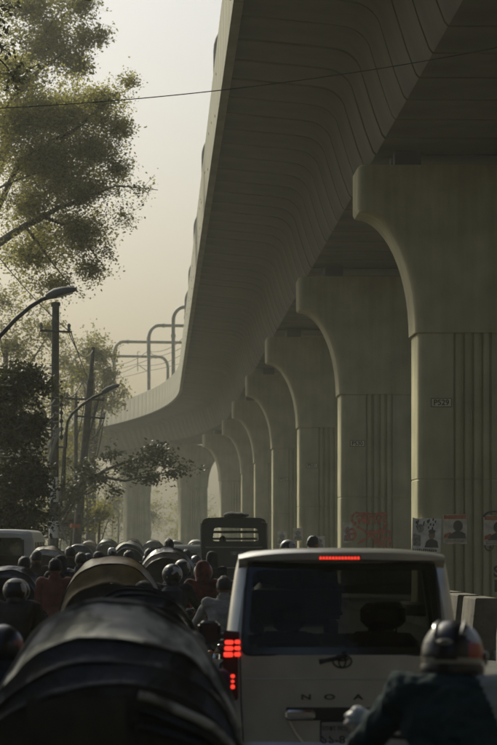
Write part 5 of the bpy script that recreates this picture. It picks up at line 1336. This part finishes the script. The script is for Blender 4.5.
# the others up the road
rickshaw(112, 30, 'gold trimmed rickshaw hood behind the big worn one', 1.80, 1.10, [V_gold, V_gold, V_gold, V_gold], V_black, V_gold)
rickshaw(46, 62, 'rickshaw with a white dashed hood trim at left', 1.84, 1.0, [V_black, V_tan, V_white, V_black], V_black, V_white)
rickshaw(165, 52, 'rickshaw with ribbed tan and black hood below a standing puller', 1.83, 1.12, [V_tan, V_black, V_tan, V_tan], V_black, V_tan)
rickshaw(128, 74, 'rickshaw with a white rimmed hood in the middle distance', 1.92, 1.05, [V_white, V_white, V_black, V_black], V_black, V_white)
rickshaw(79, 84, 'dark hooded rickshaw near the foot of the leaning pole', 1.86, 1.05, [V_black, V_black, V_green, V_black], V_black, V_black)
rickshaw(108, 112, 'far grey green hooded rickshaw above the gold trimmed one', 2.0, 1.1, [V_green, V_green, V_green, V_green], V_black, V_green)
rickshaw(152, 118, 'far pale hooded rickshaw right of the grey green one', 1.95, 1.1, [V_white, V_grey, V_grey, V_grey], V_black, V_grey)
rickshaw(176, 135, 'far grey hooded rickshaw beneath the tiered branches', 1.95, 1.1, [V_grey, V_white, V_grey, V_grey], V_black, V_white)
rickshaw(196, 128, 'far white topped rickshaw beside the passenger truck canopy', 2.0, 1.1, [V_white, V_white, V_grey, V_grey], V_black, V_white)
rickshaw(134, 150, 'farthest red hooded rickshaw in the haze', 2.0, 1.1, [V_red, V_tan, V_red, V_red], V_black, V_tan)
rickshaw(88, 140, 'far tan hooded rickshaw by the roadside bush', 1.95, 1.1, [V_tan, V_tan, V_tan, V_tan], V_black, V_tan)
rickshaw(6, 40, 'dark hooded rickshaw at the left edge beside the navy pedestrian', 1.62, 1.0, [V_black, V_black, V_black, V_black], V_black, V_grey)
# rickshaw with its hood folded down
rc = thing('cycle_rickshaw', ((137 - CX) * 23 / F, 23.4, 0), 'rickshaw with folded down black hood, between the worn and gold hoods', 'rickshaw', 'cycle rickshaws in the traffic')
rick_base(rc, .98, M_rick)
make_hood(rc, [(-.25, 1.60, .47), (-.33, 1.585, .48), (-.41, 1.54, .48), (-.48, 1.46, .48)], [V_black] * 3, .95, V_black, V_black, None, sag_=.03, seed=9)
# pullers
def puller(px, Y, label, shirt, head='hair', sc=1.0, cap=None, dz=0.0, dx=0.0):
    person('pedal', ((px - CX) * Y / F + dx, Y + .45 + .84, -.10 * 0 + dz), label, shirt, C_grey, head, sc, cap=cap)
puller(112, 30, 'puller in brown on the gold trimmed rickshaw, mostly hidden by its hood', C_brown, sc=.9)
puller(166.5, 52, 'dark haired rickshaw puller rising above the ribbed tan hood', C_black, sc=1.0, dz=.22)
puller(137, 23, 'rickshaw puller in black beyond the folded hood', C_black, 'cap', .92, cap=C_black)
puller(128, 74, 'puller in khaki of the white rimmed rickshaw', C_khaki, sc=.95)
puller(46, 62, 'puller in blue of the rickshaw with dashed trim', C_blue, sc=.9)
puller(113, 12.6, 'puller of the foreground rickshaw hidden behind its hood', C_brown, sc=.86, dz=.0)

# ------------------------------------------------------------------ haze
b = MB(); b.box((0, 0, 0), (1, 1, 1)); hz = b.build('haze', M_white, smooth=False); hz.scale = (1000, 1220, 33); hz.location = (0, 300, 14.5)
hm = bpy.data.materials.new('haze_air'); hm.use_nodes = True; n = hm.node_tree.nodes; n.clear()
vo = n.new('ShaderNodeOutputMaterial'); pv = n.new('ShaderNodeVolumePrincipled')
pv.inputs['Color'].default_value = (.90, .91, .81, 1); pv.inputs['Density'].default_value = HAZE; pv.inputs['Anisotropy'].default_value = .5
hm.node_tree.links.new(pv.outputs[0], vo.inputs['Volume']); hz.data.materials.clear(); hz.data.materials.append(hm)
tag(hz, 'pale warm morning haze filling the street', 'haze', kind='stuff')
